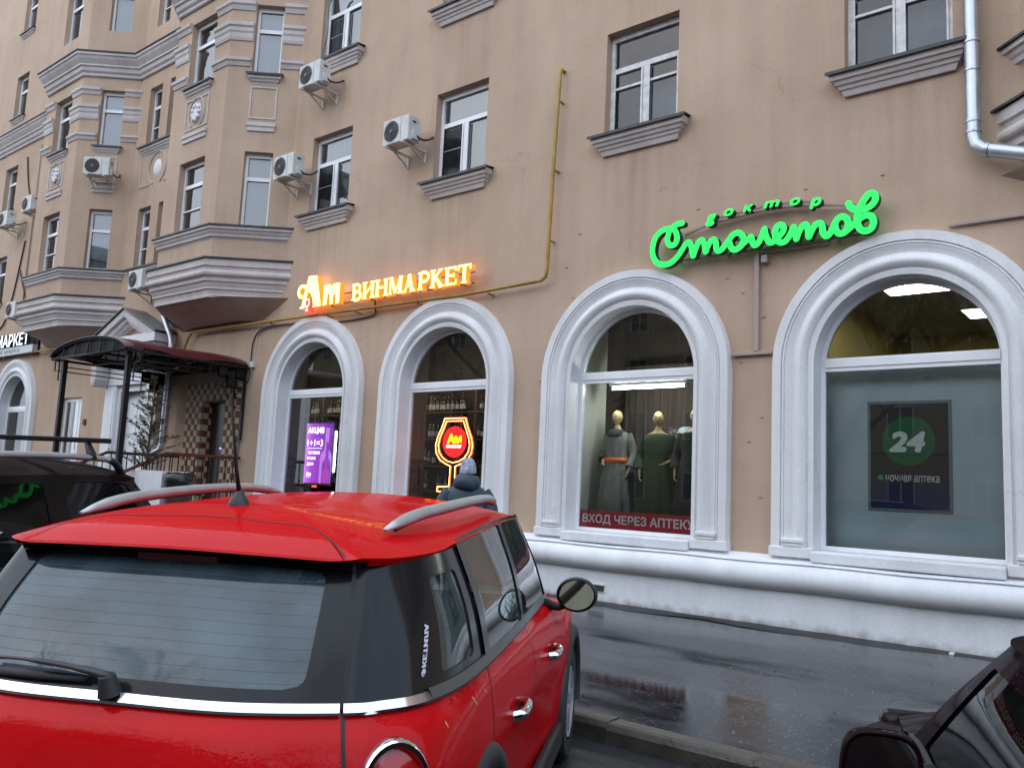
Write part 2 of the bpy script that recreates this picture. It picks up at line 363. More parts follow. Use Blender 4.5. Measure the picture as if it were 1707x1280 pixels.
# ---- upper windows
def window(parent, T, c, w, z0, z1, style='pvc', curtain=None, depth=.2):
    h = z1-z0; fm = m_wood if style == 'wood' else m_pvc
    a, b = c-w/2, c+w/2; d0, d1 = depth-.065, depth+.02; fw = .06; e = .004
    f = MB()
    f.box(a+e, a+fw, d0, d1, z0+e, z1-e, T); f.box(b-fw, b-e, d0, d1, z0+e, z1-e, T)
    f.box(a+fw, b-fw, d0, d1, z0+e, z0+fw, T); f.box(a+fw, b-fw, d0, d1, z1-fw-.03, z1-e, T)
    bars = []
    tr = z0+h*(.66 if style != 'narrow' else .68)
    f.box(a+fw, b-fw, d0+.003, d1, tr-.04, tr+.04, T)
    if style in ('pvc', 'wood'):
        f.box(c-.045, c+.045, d0+.006, d1, z0+fw, tr-.04, T)
        for q in (c-.045, b-fw):   # the inner sash lines of the leaves
            f.box(q-.028, q-.003, d0-.012, d0+.001, z0+fw+.01, tr-.05, T)
        f.box(a+fw+.003, a+fw+.03, d0-.012, d0+.001, z0+fw+.01, tr-.05, T); f.box(c+.048, c+.072, d0-.012, d0+.001, z0+fw+.01, tr-.05, T)
    if style == 'wood':
        zz = tr-.28; f.box(a+fw, c-.045, d0+.004, d1-.01, zz-.018, zz+.018, T); f.box(c+.045, b-fw, d0+.004, d1-.01, zz-.018, zz+.018, T)
    if style == 'narrow':
        f.box(a+fw, b-fw, d0+.004, d1-.01, z0+h*.33, z0+h*.33+.028, T)
    fo = f.obj('window', fm, parent)
    def pane(x0, x1, zz0, zz1, nm='pane', mm=None, dd=None):
        mm = mm or (m_glass_old if style == 'wood' else m_glass); dd = dd or (d0+d1)/2; k = random.uniform(-.004, .004)
        p = MB(); p.add([T(x0, dd, zz0), T(x1, dd+k, zz0), T(x1, dd+k, zz1), T(x0, dd, zz1)], [(0, 1, 2, 3)]); return p.obj(nm, mm, fo, fix=False)
    if style in ('pvc', 'wood'):
        pane(a+fw, b-fw, tr+.04, z1-fw-.03)
        if style == 'wood':
            pane(a+fw, c-.045, z0+fw, zz-.018); pane(a+fw, c-.045, zz+.018, tr-.04); pane(c+.045, b-fw, z0+fw, zz-.018); pane(c+.045, b-fw, zz+.018, tr-.04)
        else:
            pane(a+fw, c-.045, z0+fw, tr-.04); pane(c+.045, b-fw, z0+fw, tr-.04)
            pane(a+fw+.02, c-.06, z0+fw+.01, tr-.05, 'insect_screen', m_mesh, d0-.005)
            s = MB(); zb = z0+fw+(tr-z0)*.5; s.box(a+fw+.02, c-.06, d0-.012, d0-.004, zb, zb+.012, T); s.obj('screen_bar', m_roomgrey, fo)
    elif style == 'narrow':
        zz = z0+h*.33; pane(a+fw, b-fw, tr+.04, z1-fw-.03); pane(a+fw, b-fw, zz+.028, tr-.04); pane(a+fw, b-fw, z0+fw, zz)
    else:
        pane(a+fw, b-fw, tr+.04, z1-fw-.03); pane(a+fw, b-fw, z0+fw, tr-.04)
    # the room behind, with a curtain where one hangs
    r = MB(); y0, y1 = d1+.01, d1+.9; A_, B_, Z0, Z1 = a-.05, b+.05, z0-.05, z1+.05
    q = [T(s, d, z) for s, d, z in ((A_, y0, Z0), (B_, y0, Z0), (B_, y0, Z1), (A_, y0, Z1), (A_, y1, Z0), (B_, y1, Z0), (B_, y1, Z1), (A_, y1, Z1))]
    r.add(q, [(4, 5, 6, 7), (0, 1, 5, 4), (3, 7, 6, 2), (0, 4, 7, 3), (1, 2, 6, 5)]); r.obj('room_lining', m_roomgrey, fo, fix=False)
    if curtain and style == 'pvc':   # pale sheet added behind the top light, stands in for mirrored sky
        cu = MB(); cu.grid([[T(a+w*k/12, d1+.08+.01*math.sin(k*2), z) for k in range(13)] for z in (tr-.02, z1)]); cu.obj('sky_tone_sheet', m_net, fo, smooth=True, fix=False)
    if curtain:
        x0, x1 = a+w*curtain[0], a+w*curtain[1]; n = 22
        cu = MB(); cu.grid([[T(x0+(x1-x0)*k/n, d1+.10+.018*math.sin(k*1.9)+.008*math.sin(k*4.1), z) for k in range(n+1)] for z in (z0+.02, z1-.02)])
        cu.obj('curtain', m_net, fo, smooth=True, fix=False)
    return fo
def corbel_sill(parent, T, c, hw, ztop, drop=.27, proj=.17, name='window_sill'):
    secs = [(ztop, hw, proj), (ztop-.085, hw-.02, proj-.01), (ztop-.10, hw-.05, proj-.035), (ztop-.14, hw-.065, proj-.05), (ztop-.155, hw-.085, proj-.075), (ztop-.19, hw-.10, proj-.085), (ztop-.205, hw-.12, proj-.105), (ztop-drop, hw-.15, proj-.125)]
    o = MB(); rows = [[T(c-w_, .01, z), T(c-w_, -p, z), T(c+w_, -p, z), T(c+w_, .01, z)] for z, w_, p in secs]
    o.grid(rows); o.f.append((0, 1, 2, 3)); nb = 4*(len(secs)-1); o.f.append((nb, nb+1, nb+2, nb+3))
    so = o.obj(name, m_moulding, parent)
    fl = MB(); rows = [[T(c-hw-.03, -proj-.03, ztop+.006+dz), T(c+hw+.03, -proj-.03, ztop+.006+dz), T(c+hw+.03, .12, ztop+.045+dz), T(c-hw-.03, .12, ztop+.045+dz)] for dz in (0, .012)]
    fl.add(rows[0]+rows[1], [(0, 1, 2, 3), (4, 5, 6, 7), (0, 1, 5, 4), (1, 2, 6, 5), (3, 0, 4, 7)])
    # turned-down drip edge
    fl.box(c-hw-.032, c+hw+.032, -proj-.036, -proj-.03, ztop-.022, ztop+.02, T)
    fl.obj('flashing', m_flash, parent)
    return so

T0 = frame_tr(0, WY, 0)
COLS = [-13.0, -9.54, -6.0, -2.53]
holes = []
main_w = []
for i, c in enumerate(COLS):
    for z0, z1 in ((6.76, 8.40), (9.95, 11.6), (13.15, 14.8)):
        st = 'wood' if (i >= 2) else 'pvc'
        main_w.append((c, 1.2, z0, z1, st)); holes.append(rect_hole(c, 1.2, z0, z1))
LEFT = []
for c in (-29.42, -33.0):
    for z0, z1 in ((6.6, 8.12), (9.64, 11.12), (12.8, 14.3), (15.8, 17.3)): LEFT.append((c, .95, z0, z1)); holes.append(rect_hole(c, .95, z0, z1))
MID = []
for c in (-20.35, -19.35):
    for z0, z1 in ((6.6, 8.17), (9.8, 11.4), (13.1, 14.7), (16.2, 17.8)): MID.append((c, .62, z0, z1)); holes.append(rect_hole(c, .62, z0, z1))
ARCH_C = [-13.04, -9.58, -6.01, -2.49, -27.0]; AR, ASP, AZ0 = .98, 3.20, 1.03
for c in ARCH_C: holes.append(arch_hole(c, AR+.03, AZ0-.03, ASP))
DOORW = rect_hole(-23.25, 1.16, .4, 3.43); PORT = rect_hole(-19.78, 1.28, .4, 3.47); ENT = rect_hole(-16.3, .80, .95, 3.12)
holes += [DOORW, PORT, ENT]
wall_panel('wall', T0, (-37, 5.5, .02, 19.0), holes, .22, m_plaster, B)
for c, w, z0, z1, st in main_w:
    lo = z0 < 9
    cur = (.22, 1.0) if st == 'pvc' else None
    wo = window(B, T0, c, w, z0, z1, st, cur)
    corbel_sill(wo, T0, c+.02, .76, z0-.02)
for c, w, z0, z1 in LEFT:
    wo = window(B, T0, c, w, z0, z1, 'plain', (.1, .8)); corbel_sill(wo, T0, c, w/2+.02, z0-.02, .2, .08)
for c, w, z0, z1 in MID: window(B, T0, c, w, z0, z1, 'narrow', None)

# ---- sweeps along a plan line
def sweep(name, path, prof, m, parent, cap=True, smooth=False):
    """path: plan points left to right, outside on the right hand; prof: (out, z) from top to bottom"""
    P = [Vector((a, b)) for a, b in path]; N = []
    for i in range(len(P)):
        ns = []
        if i > 0: d = (P[i]-P[i-1]).normalized(); ns.append(Vector((d.y, -d.x)))
        if i < len(P)-1: d = (P[i+1]-P[i]).normalized(); ns.append(Vector((d.y, -d.x)))
        if len(ns) == 1: N.append(ns[0])
        else:
            a = (ns[0]+ns[1]).normalized(); N.append(a/ max(.3, a.dot(ns[0])))
    o = MB(); rows = [[(p.x+n.x*q, p.y+n.y*q, z) for q, z in prof] for p, n in zip(P, N)]
    o.grid(rows)
    if cap: o.add(rows[0], [tuple(range(len(prof)))]); o.add(rows[-1], [tuple(range(len(prof)))])
    return o.obj(name, m, parent, smooth=smooth)
def cornice_prof(z0, z1, p):   # crown moulding from z1 down to z0
    h = z1-z0
    return [(-.05, z1), (p, z1-.02), (p, z1-h*.16), (p*.9, z1-h*.2), (p*.82, z1-h*.30), (p*.62, z1-h*.45), (p*.55, z1-h*.5), (p*.55, z1-h*.58), (p*.42, z1-h*.62), (p*.36, z1-h*.78), (p*.2, z1-h*.86), (p*.2, z1-h*.96), (p*.12, z0), (-.05, z0)]

# ---- bays
def bay(cx, floors, right_only=False, name_sfx=''):
    bp = B
    FX, SX, PY = 1.065, 2.165, 1.0
    ang = math.atan2(PY, SX-FX)
    A0, A1, A2, A3 = (cx-SX, WY), (cx-FX, WY-PY), (cx+FX, WY-PY), (cx+SX, WY)
    FL = math.hypot(SX-FX, PY)
    Tf = frame_tr(cx, WY-PY, 0); Tr = frame_tr(A2[0], A2[1], ang); Tl = frame_tr(A0[0], A0[1], -ang)
    ZT = 19.0
    wf, ws = 1.0, .58; sc_r = FL-.70; sc_l = .70
    hf = [rect_hole(0, wf, z0, z1) for z0, z1 in floors]; hs = [rect_hole(sc_r, ws, z0, z1) for z0, z1 in floors]; hl = [rect_hole(sc_l, ws, z0, z1) for z0, z1 in floors]
    wall_panel('bay_wall', Tf, (-FX, FX, 5.3, ZT), hf, .2, m_plaster, bp)
    wall_panel('bay_wall', Tr, (0, FL, 5.3, ZT), hs, .2, m_plaster, bp); wall_panel('bay_wall', Tl, (0, FL, 5.3, ZT), hl, .2, m_plaster, bp)
    for i, (z0, z1) in enumerate(floors):
        window(bp, Tf, 0, wf, z0, z1, 'narrow' if i == 0 else 'plain', (.5, 1)); window(bp, Tr, sc_r, ws, z0, z1, 'plain', (.05, .95)); window(bp, Tl, sc_l, ws, z0, z1, 'plain', None)
    ex = .35
    dr = Vector((SX-FX, PY)).normalized()
    path = [(A0[0]-dr.x*ex, A0[1]+dr.y*ex), A1, A2, (A3[0]+dr.x*ex, A3[1]+dr.y*ex)]
    def ring(z_top, prof, nm, flash=True, mm=None):
        sweep(nm, path, prof, mm or m_moulding, bp)
        if flash:
            p = max(q for q, z in prof)+.03
            sweep('flashing', path, [(-.04, z_top+.05), (p, z_top+.012), (p, z_top-.018), (p-.008, z_top-.018), (p-.012, z_top+.004), (-.04, z_top+.004)], m_flash, bp)
    # sill band, the big base moulding and the soffit below
    ring(6.60, [(-.05, 6.6), (.13, 6.59), (.13, 6.52), (.10, 6.50), (.085, 6.46), (.06, 6.43), (.05, 6.38), (.02, 6.36), (.0, 6.33), (-.05, 6.33)], 'sill_band')
    pr = [(-.05, 5.9), (.17, 5.88), (.17, 5.74), (.135, 5.72), (.125, 5.66)]
    pr += [(.125+.055*math.sin(a*math.pi/6), 5.66-.13*(1-math.cos(a*math.pi/6))/2) for a in range(1, 6)]
    pr += [(.12, 5.52), (.105, 5.50), (.10, 5.44), (.07, 5.42), (.055, 5.38), (.03, 5.33), (.03, 5.29), (.0, 5.27), (-.02, 5.20), (-.02, 5.13), (-.06, 5.12)]
    ring(5.9, pr, 'base_moulding')
    so = MB(); q = [(path[0][0], WY+.02, 5.16), (A1[0]-.0, A1[1]+.03, 5.15), (A2[0], A2[1]+.03, 5.15), (path[3][0], WY+.02, 5.16)]
    mid = [(cx-SX+.15, WY+.02, 4.95), (cx-FX+.05, WY-PY*.52, 4.98), (cx+FX-.05, WY-PY*.52, 4.98), (cx+SX-.15, WY+.02, 4.95)]
    low = [(cx-SX+.5, WY+.02, 4.78), (cx-FX+.2, WY-.12, 4.8), (cx+FX-.2, WY-.12, 4.8), (cx+SX-.5, WY+.02, 4.78)]
    so.grid([q, mid, low]); so.obj('soffit', m_bayunder, bp, smooth=True)
    # cornices and the broken bands beside the third floor windows
    ring(12.36, cornice_prof(11.78, 12.36, .30), 'cornice')
    pj = .055
    def seg(zc0, zc1, big):
        h = zc1-zc0
        prof = [(-.03, zc1), (pj+.03, zc1-.01), (pj+.03, zc1-h*.22), (pj, zc1-h*.3), (pj, zc1-h*.5), (pj-.02, zc1-h*.6), (pj-.02, zc1-h*.85), (.02, zc0), (-.03, zc0)] if big else [(-.03, zc1), (pj+.02, zc1-.01), (pj+.02, zc1-h*.4), (pj-.01, zc1-h*.55), (.02, zc0), (-.03, zc0)]
        # corner piece, then the piece between the facet window and the wall
        a = (cx+wf/2+.02, WY-PY); f1 = Tr(sc_r-ws/2-.02, 0, 0)[:2]; f2 = Tr(sc_r+ws/2+.02, 0, 0)[:2]
        sweep('band', [a, A2, f1], prof, m_moulding, bp); sweep('band', [f2, (A3[0]+dr.x*.1, A3[1]+dr.y*.1)], prof, m_moulding, bp)
        a = (cx-wf/2-.02, WY-PY); g1 = Tl(sc_l+ws/2+.02, 0, 0)[:2]
        sweep('band', [g1, A1, a], prof, m_moulding, bp)
    for z0, z1, big in ((11.30, 11.50, 0), (10.62, 11.02, 1), (10.06, 10.24, 0)): seg(z0, z1, big)
    # panels between the floors: oval rosette in front, plain frame on the facets
    for zb in (8.55,):
        for T, c, w, ros in ((Tf, 0, .95, True), (Tr, sc_r, .60, False), (Tl, sc_l, .60, False)):
            corbel_sill(bp, T, c, w/2+.05, 9.88, .2, .09, 'sill_moulding')
            fr = MB(); a, b, z0, z1, t = c-w/2+.02, c+w/2-.02, 8.93, 9.63, .03
            fr.box(a, b, -.018, .01, z1-t, z1, T); fr.box(a, b, -.018, .01, z0, z0+t, T); fr.box(a, a+t, -.0175, .01, z0+t, z1-t, T); fr.box(b-t, b, -.0175, .01, z0+t, z1-t, T)
            fr.obj('panel_frame', m_moulding, bp)
            st = MB(); st.box(c-w/2, c+w/2, -.05, .01, 8.76, 8.84, T); st.box(c-w/2+.02, c+w/2-.02, -.03, .01, 8.66, 8.76, T); st.obj('strip_moulding', m_moulding, bp, bevel=.008)
            if ros:
                ro = MB()
                ro.lathe([(.001, .05), (.08, .045), (.13, .03), (.17, 0)], n=20, T=lambda x, y, z: T(c+x, -z, 9.28+y*1.35))
                for k in range(9):
                    an = k*2*math.pi/9
                    ro.lathe([(.001, .045), (.035, .038), (.055, .02), (.06, 0)], n=8, T=lambda x, y, z: T(c+.12*math.cos(an)+x, -z-.03, 9.28+.16*math.sin(an)+y))
                ro.obj('rosette', m_white, bp, smooth=True)
                ring2 = MB(); ring2.tube([T(c+.30*math.cos(k*math.pi/16), -.01, 9.28+.36*math.sin(k*math.pi/16)) for k in range(-5, 22)], .017, 6); ring2.obj('oval_line', m_moulding, bp, smooth=True)
    return bp
FLO = [(6.63, 8.22), (9.93, 11.45), (13.1, 14.7), (16.2, 17.8)]
bay(-16.43, FLO); bay(-23.35, FLO); bay(.90, FLO)

# wall cornice between and beside the bays, sills of the stair windows, oval panels
sweep('cornice', [(-21.4, WY), (-18.4, WY)], cornice_prof(11.78, 12.36, .30), m_moulding, B)
sweep('flashing', [(-21.4, WY), (-18.4, WY)], [(-.04, 12.41), (.33, 12.37), (.33, 12.34), (.32, 12.34), (.31, 12.364), (-.04, 12.364)], m_flash, B)
sweep('cornice', [(-37, WY), (-25.3, WY)], cornice_prof(11.62, 12.18, .28), m_moulding, B)
sweep('flashing', [(-37, WY), (-25.3, WY)], [(-.04, 12.23), (.31, 12.19), (.31, 12.16), (.30, 12.16), (.29, 12.184), (-.04, 12.184)], m_flash, B)
corbel_sill(B, T0, -19.85, .95, 9.76, .26, .12); corbel_sill(B, T0, -19.85, .95, 6.56, .26, .12)
ov = MB(); ov.lathe([(.001, .045), (.1, .04), (.16, .02), (.19, 0)], n=22, T=lambda x, y, z: T0(-19.9+x, -z, 9.12+y*1.2)); ov.obj('oval_medallion', m_white, B, smooth=True)
ov = MB(); ov.tube([T0(-19.9+.42*math.cos(k*math.pi/16), -.01, 9.12+.42*math.sin(k*math.pi/16)) for k in range(-6, 23)], .018, 6)
ov.box(-20.75, -20.72, -.02, .01, 8.72, 9.45, T0); ov.box(-20.72, -20.25, -.02, .01, 8.72, 8.75, T0); ov.box(-19.55, -19.05, -.02, .01, 8.72, 8.75, T0); ov.obj('oval_line', m_moulding, B, smooth=30)

# ---- plinth with its fat half-round roll
def plinth(x0, x1):
    pr = [(.0, .945), (.06, .945), (.10, .90), (.26, .865)]
    pr += [(.19+.155*math.cos(R(75-a*14)), .70+.155*math.sin(R(75-a*14))*1.0) for a in range(0, 12)]
    pr += [(.20, .548), (.195, .50), (.20, .3), (.205, .05)]
    o = MB(); n = max(2, int((x1-x0)/.35)); rows = []
    for i in range(n+1):
        x = x0+(x1-x0)*i/n; w = .006*math.sin(x*2.1)+.004*math.sin(x*5.3)
        rows.append([(x, WY-q-(w if .5 < z < .9 else w*.4), z+(.006*math.sin(x*3.3) if z > .1 else 0)) for q, z in pr])
    o.grid(rows); o.add(rows[0], [tuple(range(len(pr)))]); o.add(rows[-1], [tuple(range(len(pr)))])
    return o.obj('plinth', m_plinth, B, smooth=40)
plinth(-15.1, 5.5); plinth(-37, -24.2)
v = MB(); v.box(-6.46, -6.23, WY-.222, WY-.19, .27, .345); v.obj('air_vent', m_acd, B)
vf = MB(); vf.box(-6.48, -6.21, WY-.212, WY-.19, .345, .36); vf.box(-6.48, -6.21, WY-.212, WY-.19, .255, .27); vf.obj('vent_rim', m_plinth, B)

# ---- arched shop windows
def arch_window(c, z_base=.945, transom=True):
    prof = [(-.0, .22), (.0, -.085), (.055, -.095), (.062, -.075), (.082, -.075), (.09, -.10)]
    prof += [(.09+.13*k/8, -.10-.04*math.sin(math.pi*k/8)+.0*k) for k in range(1, 8)]
    prof += [(.225, -.092), (.25, -.078), (.285, -.085), (.315, -.105), (.335, -.112), (.345, -.10), (.352, -.118), (.372, -.118), (.378, -.10), (.386, -.128), (.49, -.128), (.495, -.11), (.50, .01)]
    n = 40; pts = []
    for z in (AZ0-.085, 1.6, 2.2, 2.8): pts.append((c-AR, z, -1, 0))
    for k in range(n+1):
        a = math.pi-math.pi*k/n; pts.append((c+AR*math.cos(a), ASP+AR*math.sin(a), math.cos(a), math.sin(a)))
    for z in (2.8, 2.2, 1.6, AZ0-.085): pts.append((c+AR, z, 1, 0))
    rows = [[(x+nx*q, WY+y, z+nz*q) for q, y in prof] for x, z, nx, nz in pts]
    ao = MB(); ao.grid(rows); ao.add(rows[0], [tuple(range(len(prof)))]); ao.add(rows[-1], [tuple(range(len(prof)))])
    so = ao.obj('arch_surround', m_white, B, smooth=38)
    for sgn in (-1, 1):   # pedestals of the jambs
        pb = MB(); x0, x1 = sorted((c+sgn*(AR+.005), c+sgn*(AR+.515)))
        pb.box(x0, x1, WY-.145, WY, .935, 1.055); x2, x3 = sorted((c+sgn*(AR+.09), c+sgn*(AR+.36))); pb.box(x2, x3, WY-.165, WY-.1, 1.10, 1.155); pb.box(x2+.015, x3-.015, WY-.15, WY-.1, 1.055, 1.10)
        pb.obj('pedestal', m_white, so, bevel=.015)
    si = MB(); si.box(c-AR-.0, c+AR, WY-.2, WY+.2, .90, 1.028); si.obj('sill', m_plinth, so, bevel=.02)
    # frame and panes
    f = MB(); d0, d1 = WY+.17, WY+.235; t = .052; r = AR-.002
    f.box(c-r, c-r+t, d0, d1, AZ0+.002, ASP); f.box(c+r-t, c+r, d0, d1, AZ0+.002, ASP); f.box(c-r+t, c+r-t, d0, d1, AZ0+.002, AZ0+t)
    rows = [[(c+q*math.cos(math.pi*k/n), y, ASP+q*math.sin(math.pi*k/n)) for q, y in ((r, d0), (r-t, d0), (r-t, d1), (r, d1))] for k in range(n+1)]
    f.grid(rows, close_u=True)
    f.box(c-r+t, c+r-t, d0-.005, d1, 3.145, 3.305); f.box(c-r+t, c+r-t, d0-.02, d0-.006, 3.195, 3.285)
    fo = f.obj('shop_window', m_pvc, B)
    k2 = r-t; p = MB()
    p.add([(c-k2, WY+.2, AZ0+t), (c+k2, WY+.2, AZ0+t), (c+k2, WY+.2, 3.145), (c-k2, WY+.2, 3.145)], [(0, 1, 2, 3)]); p.obj('pane', m_shopglass, fo, fix=False)
    p = MB(); vs = [(c-k2*.993, WY+.201, 3.305), (c+k2*.993, WY+.201, 3.305)]+[(c+k2*math.cos(math.pi*j/n), WY+.201, ASP+k2*math.sin(math.pi*j/n)) for j in range(2, n-1)]
    p.add(vs, [tuple(range(len(vs)))]); p.obj('pane', m_shopglass, fo, fix=False)
    # screw caps on the transom
    s = MB()
    for x in (-.86, -.3, .32, .88): s.lathe([(.012, 0), (.01, .006), (.001, .007)], n=8, T=lambda a, b, z: (c+x+a, d0-.006-z, 3.235+b))
    s.obj('screw_caps', m_acd, fo)
    return so
for c in ARCH_C: arch_window(c)

# ---- shop rooms behind the windows
m_shopwall = M('shop_wall_beige', (.36, .32, .27), rough=.9); m_shopfloor = M('shop_floor', (.16, .14, .12), rough=.5)
def room(x0, x1, y1, z0, z1, mw, mf=None, name='room'):
    r = MB(); y0 = WY+.24
    q = [(x0, y0, z0), (x1, y0, z0), (x1, y1, z0), (x0, y1, z0), (x0, y0, z1), (x1, y0, z1), (x1, y1, z1), (x0, y1, z1)]
    r.add(q, [(3, 2, 6, 7), (0, 3, 7, 4), (1, 5, 6, 2), (4, 7, 6, 5)]); o = r.obj(name, mw, B, fix=False)
    f = MB(); f.add(q[:4], [(0, 1, 2, 3)]); f.obj('floor', mf or m_shopfloor, o, fix=False)
    return o
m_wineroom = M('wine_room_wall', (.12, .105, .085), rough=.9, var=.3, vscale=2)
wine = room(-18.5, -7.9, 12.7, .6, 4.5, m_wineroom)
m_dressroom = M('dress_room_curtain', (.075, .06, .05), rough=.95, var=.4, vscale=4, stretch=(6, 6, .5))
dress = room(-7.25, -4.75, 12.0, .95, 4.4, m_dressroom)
lw = MB(); lw.box(-7.24, -7.06, WY+.245, 11.0, .96, 4.3); lw.obj('pier', M('dress_room_white', (.62, .66, .58), rough=.8), dress)
dv = MB(); rows = [[(-7.05+2.3*k/60, 11.55+.05*math.sin(k*1.7)+.02*math.sin(k*.6), z) for k in range(61)] for z in (.97, 3.6)]; dv.grid(rows); dv.obj('backdrop_curtain', m_dressroom, dress, smooth=True, fix=False)
m_yellow = M('pharmacy_wall_yellow', (.25, .20, .05), rough=.85, var=.15, vscale=2)
pharm = room(-4.3, 1.2, 17, .6, 4.75, m_yellow)
ch = MB(); ch.box(-1.62, -1.25, 11.6, 12.4, .61, 4.74); ch.obj('pier', m_yellow, pharm)
cl_ = MB().box(-4.29, 1.19, 10.26, 16.9, 4.748, 4.76); cl_.obj('ceiling', M('ceiling_grey', (.20, .20, .19), rough=.8), pharm)
bp_ = MB(); bp_.box(-3.62, -1.36, WY+.44, WY+.47, 1.0, 3.22); bp_.obj('display_backing', M('grey_display_board', (.60, .74, .82), rough=.6, var=.12, vscale=1.2), pharm)
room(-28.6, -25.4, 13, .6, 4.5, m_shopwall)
# brick facing low on the left side walls of the wine shop windows
m_brick = M('dark_brick', (.14, .105, .10), rough=.9, var=.4, vscale=12, bump=.4, bscale=50); m_mortar = M('mortar', (.20, .18, .165), rough=.95)
bme = MB().box(-.012, .012, -.112, .112, -.036, .036).mesh('brick', m_brick)
for xw in (-14.02, -10.55):
    pier = MB().box(xw-.12, xw, WY+.245, WY+.60, .61, 4.4); po = pier.obj('pier', m_shopwall, wine)
    mo = MB().box(xw, xw+.012, WY+.25, WY+.60, 1.0, 2.0); mo = mo.obj('brick_facing', m_mortar, B)
    for r_ in range(12):
        for k in range(2):
            y = WY+.365+k*.236+(.0 if r_ % 2 else -.118)
            if y < WY+.25: continue
            o = link('brick', bme, mo); o.location = (xw+.014+random.uniform(-.003, .004), y, 1.05+r_*.083)
# ------------------------------------------------------------------ things on the front
def text_mesh(body, x0, x1, z0, z1, y, m, depth=.002, bold=0.0, shear=0.0, T=None):
    """lettering fitted into x0..x1, z0..z1, front at y, facing -Y"""
    cu = bpy.data.curves.new('lettering', 'FONT'); cu.body = body; cu.shear = shear; cu.resolution_u = 4
    ob = bpy.data.objects.new('lettering', cu); COL.objects.link(ob); bpy.context.view_layer.update()
    me = bpy.data.meshes.new_from_object(ob.evaluated_get(bpy.context.evaluated_depsgraph_get()))
    bpy.data.objects.remove(ob); bpy.data.curves.remove(cu)
    bm = bmesh.new(); bm.from_mesh(me)
    if depth > .003:
        r = bmesh.ops.extrude_face_region(bm, geom=list(bm.faces)); bmesh.ops.translate(bm, vec=(0, 0, 1), verts=[v for v in r['geom'] if isinstance(v, bmesh.types.BMVert)])
    xs = [v.co.x for v in bm.verts]; ys = [v.co.y for v in bm.verts]; a, b, c, d = min(xs), max(xs), min(ys), max(ys)
    bw = bold*(z1-z0)*1.5
    if bw:
        x0 += bw; x1 -= bw; z0 += bw; z1 -= bw; base = list(bm.faces)+list(bm.edges)+list(bm.verts); lay = {}
        for q in range(8):
            dup_ = bmesh.ops.duplicate(bm, geom=base)
            for v in dup_['geom']:
                if isinstance(v, bmesh.types.BMVert): lay[v] = q+1
    else: lay = {}
    for v in bm.verts:
        X = x0+(v.co.x-a)/(b-a)*(x1-x0); Z = z0+(v.co.y-c)/(d-c)*(z1-z0); Y = y+(depth*(1-v.co.z) if depth > .003 else 0)
        q = lay.get(v, 0)
        if q: X += bw*math.cos(q*math.pi/4); Z += bw*math.sin(q*math.pi/4); Y += .00012*q
        v.co = T(X, Y, Z) if T else (X, Y, Z)
    if depth > .003: bmesh.ops.recalc_face_normals(bm, faces=bm.faces)
    bm.to_mesh(me); bm.free(); me.materials.clear(); me.materials.append(m)
    return me
def ribbon(mb_front, mb_side, pts, w, y, depth, grad=.004, k=5, caps=True):
    """stroke of width w along x,z points: lit face and dark returns"""
    P = crom([(a, 0, b) for a, b in pts], k) if k > 1 else [Vector((a, 0, b)) for a, b in pts]
    L, Rr = [], []; n = len(P)
    for i, p in enumerate(P):
        d = P[min(i+1, n-1)]-P[max(i-1, 0)]; d.normalize(); nn = Vector((-d.z, 0, d.x)); yy = y-grad*i/n
        L.append(Vector((p.x, yy, p.z))+nn*w/2); Rr.append(Vector((p.x, yy, p.z))-nn*w/2)
    mb_front.grid([L, Rr])
    off = Vector((0, depth, 0)); eps = Vector((0, .002, 0))
    mb_side.grid([[q+eps for q in L], [q+off for q in L]]); mb_side.grid([[q+eps for q in Rr], [q+off for q in Rr]])
    if caps:
        for i, sg in ((0, -1), (n-1, 1)):
            p = P[i]; d = (P[1]-P[0] if i == 0 else P[-1]-P[-2]).normalized(); a0 = math.atan2(d.z, d.x); yy = (y if i == 0 else y-grad)-.0006
            ring = [Vector((p.x+math.cos(a0+math.pi*2*k_/16)*w/2, yy, p.z+math.sin(a0+math.pi*2*k_/16)*w/2)) for k_ in range(16)]
            mb_front.add(ring, [tuple(range(16))]); mb_side.grid([[q+eps*1.5 for q in ring], [q+off for q in ring]], close_u=True)

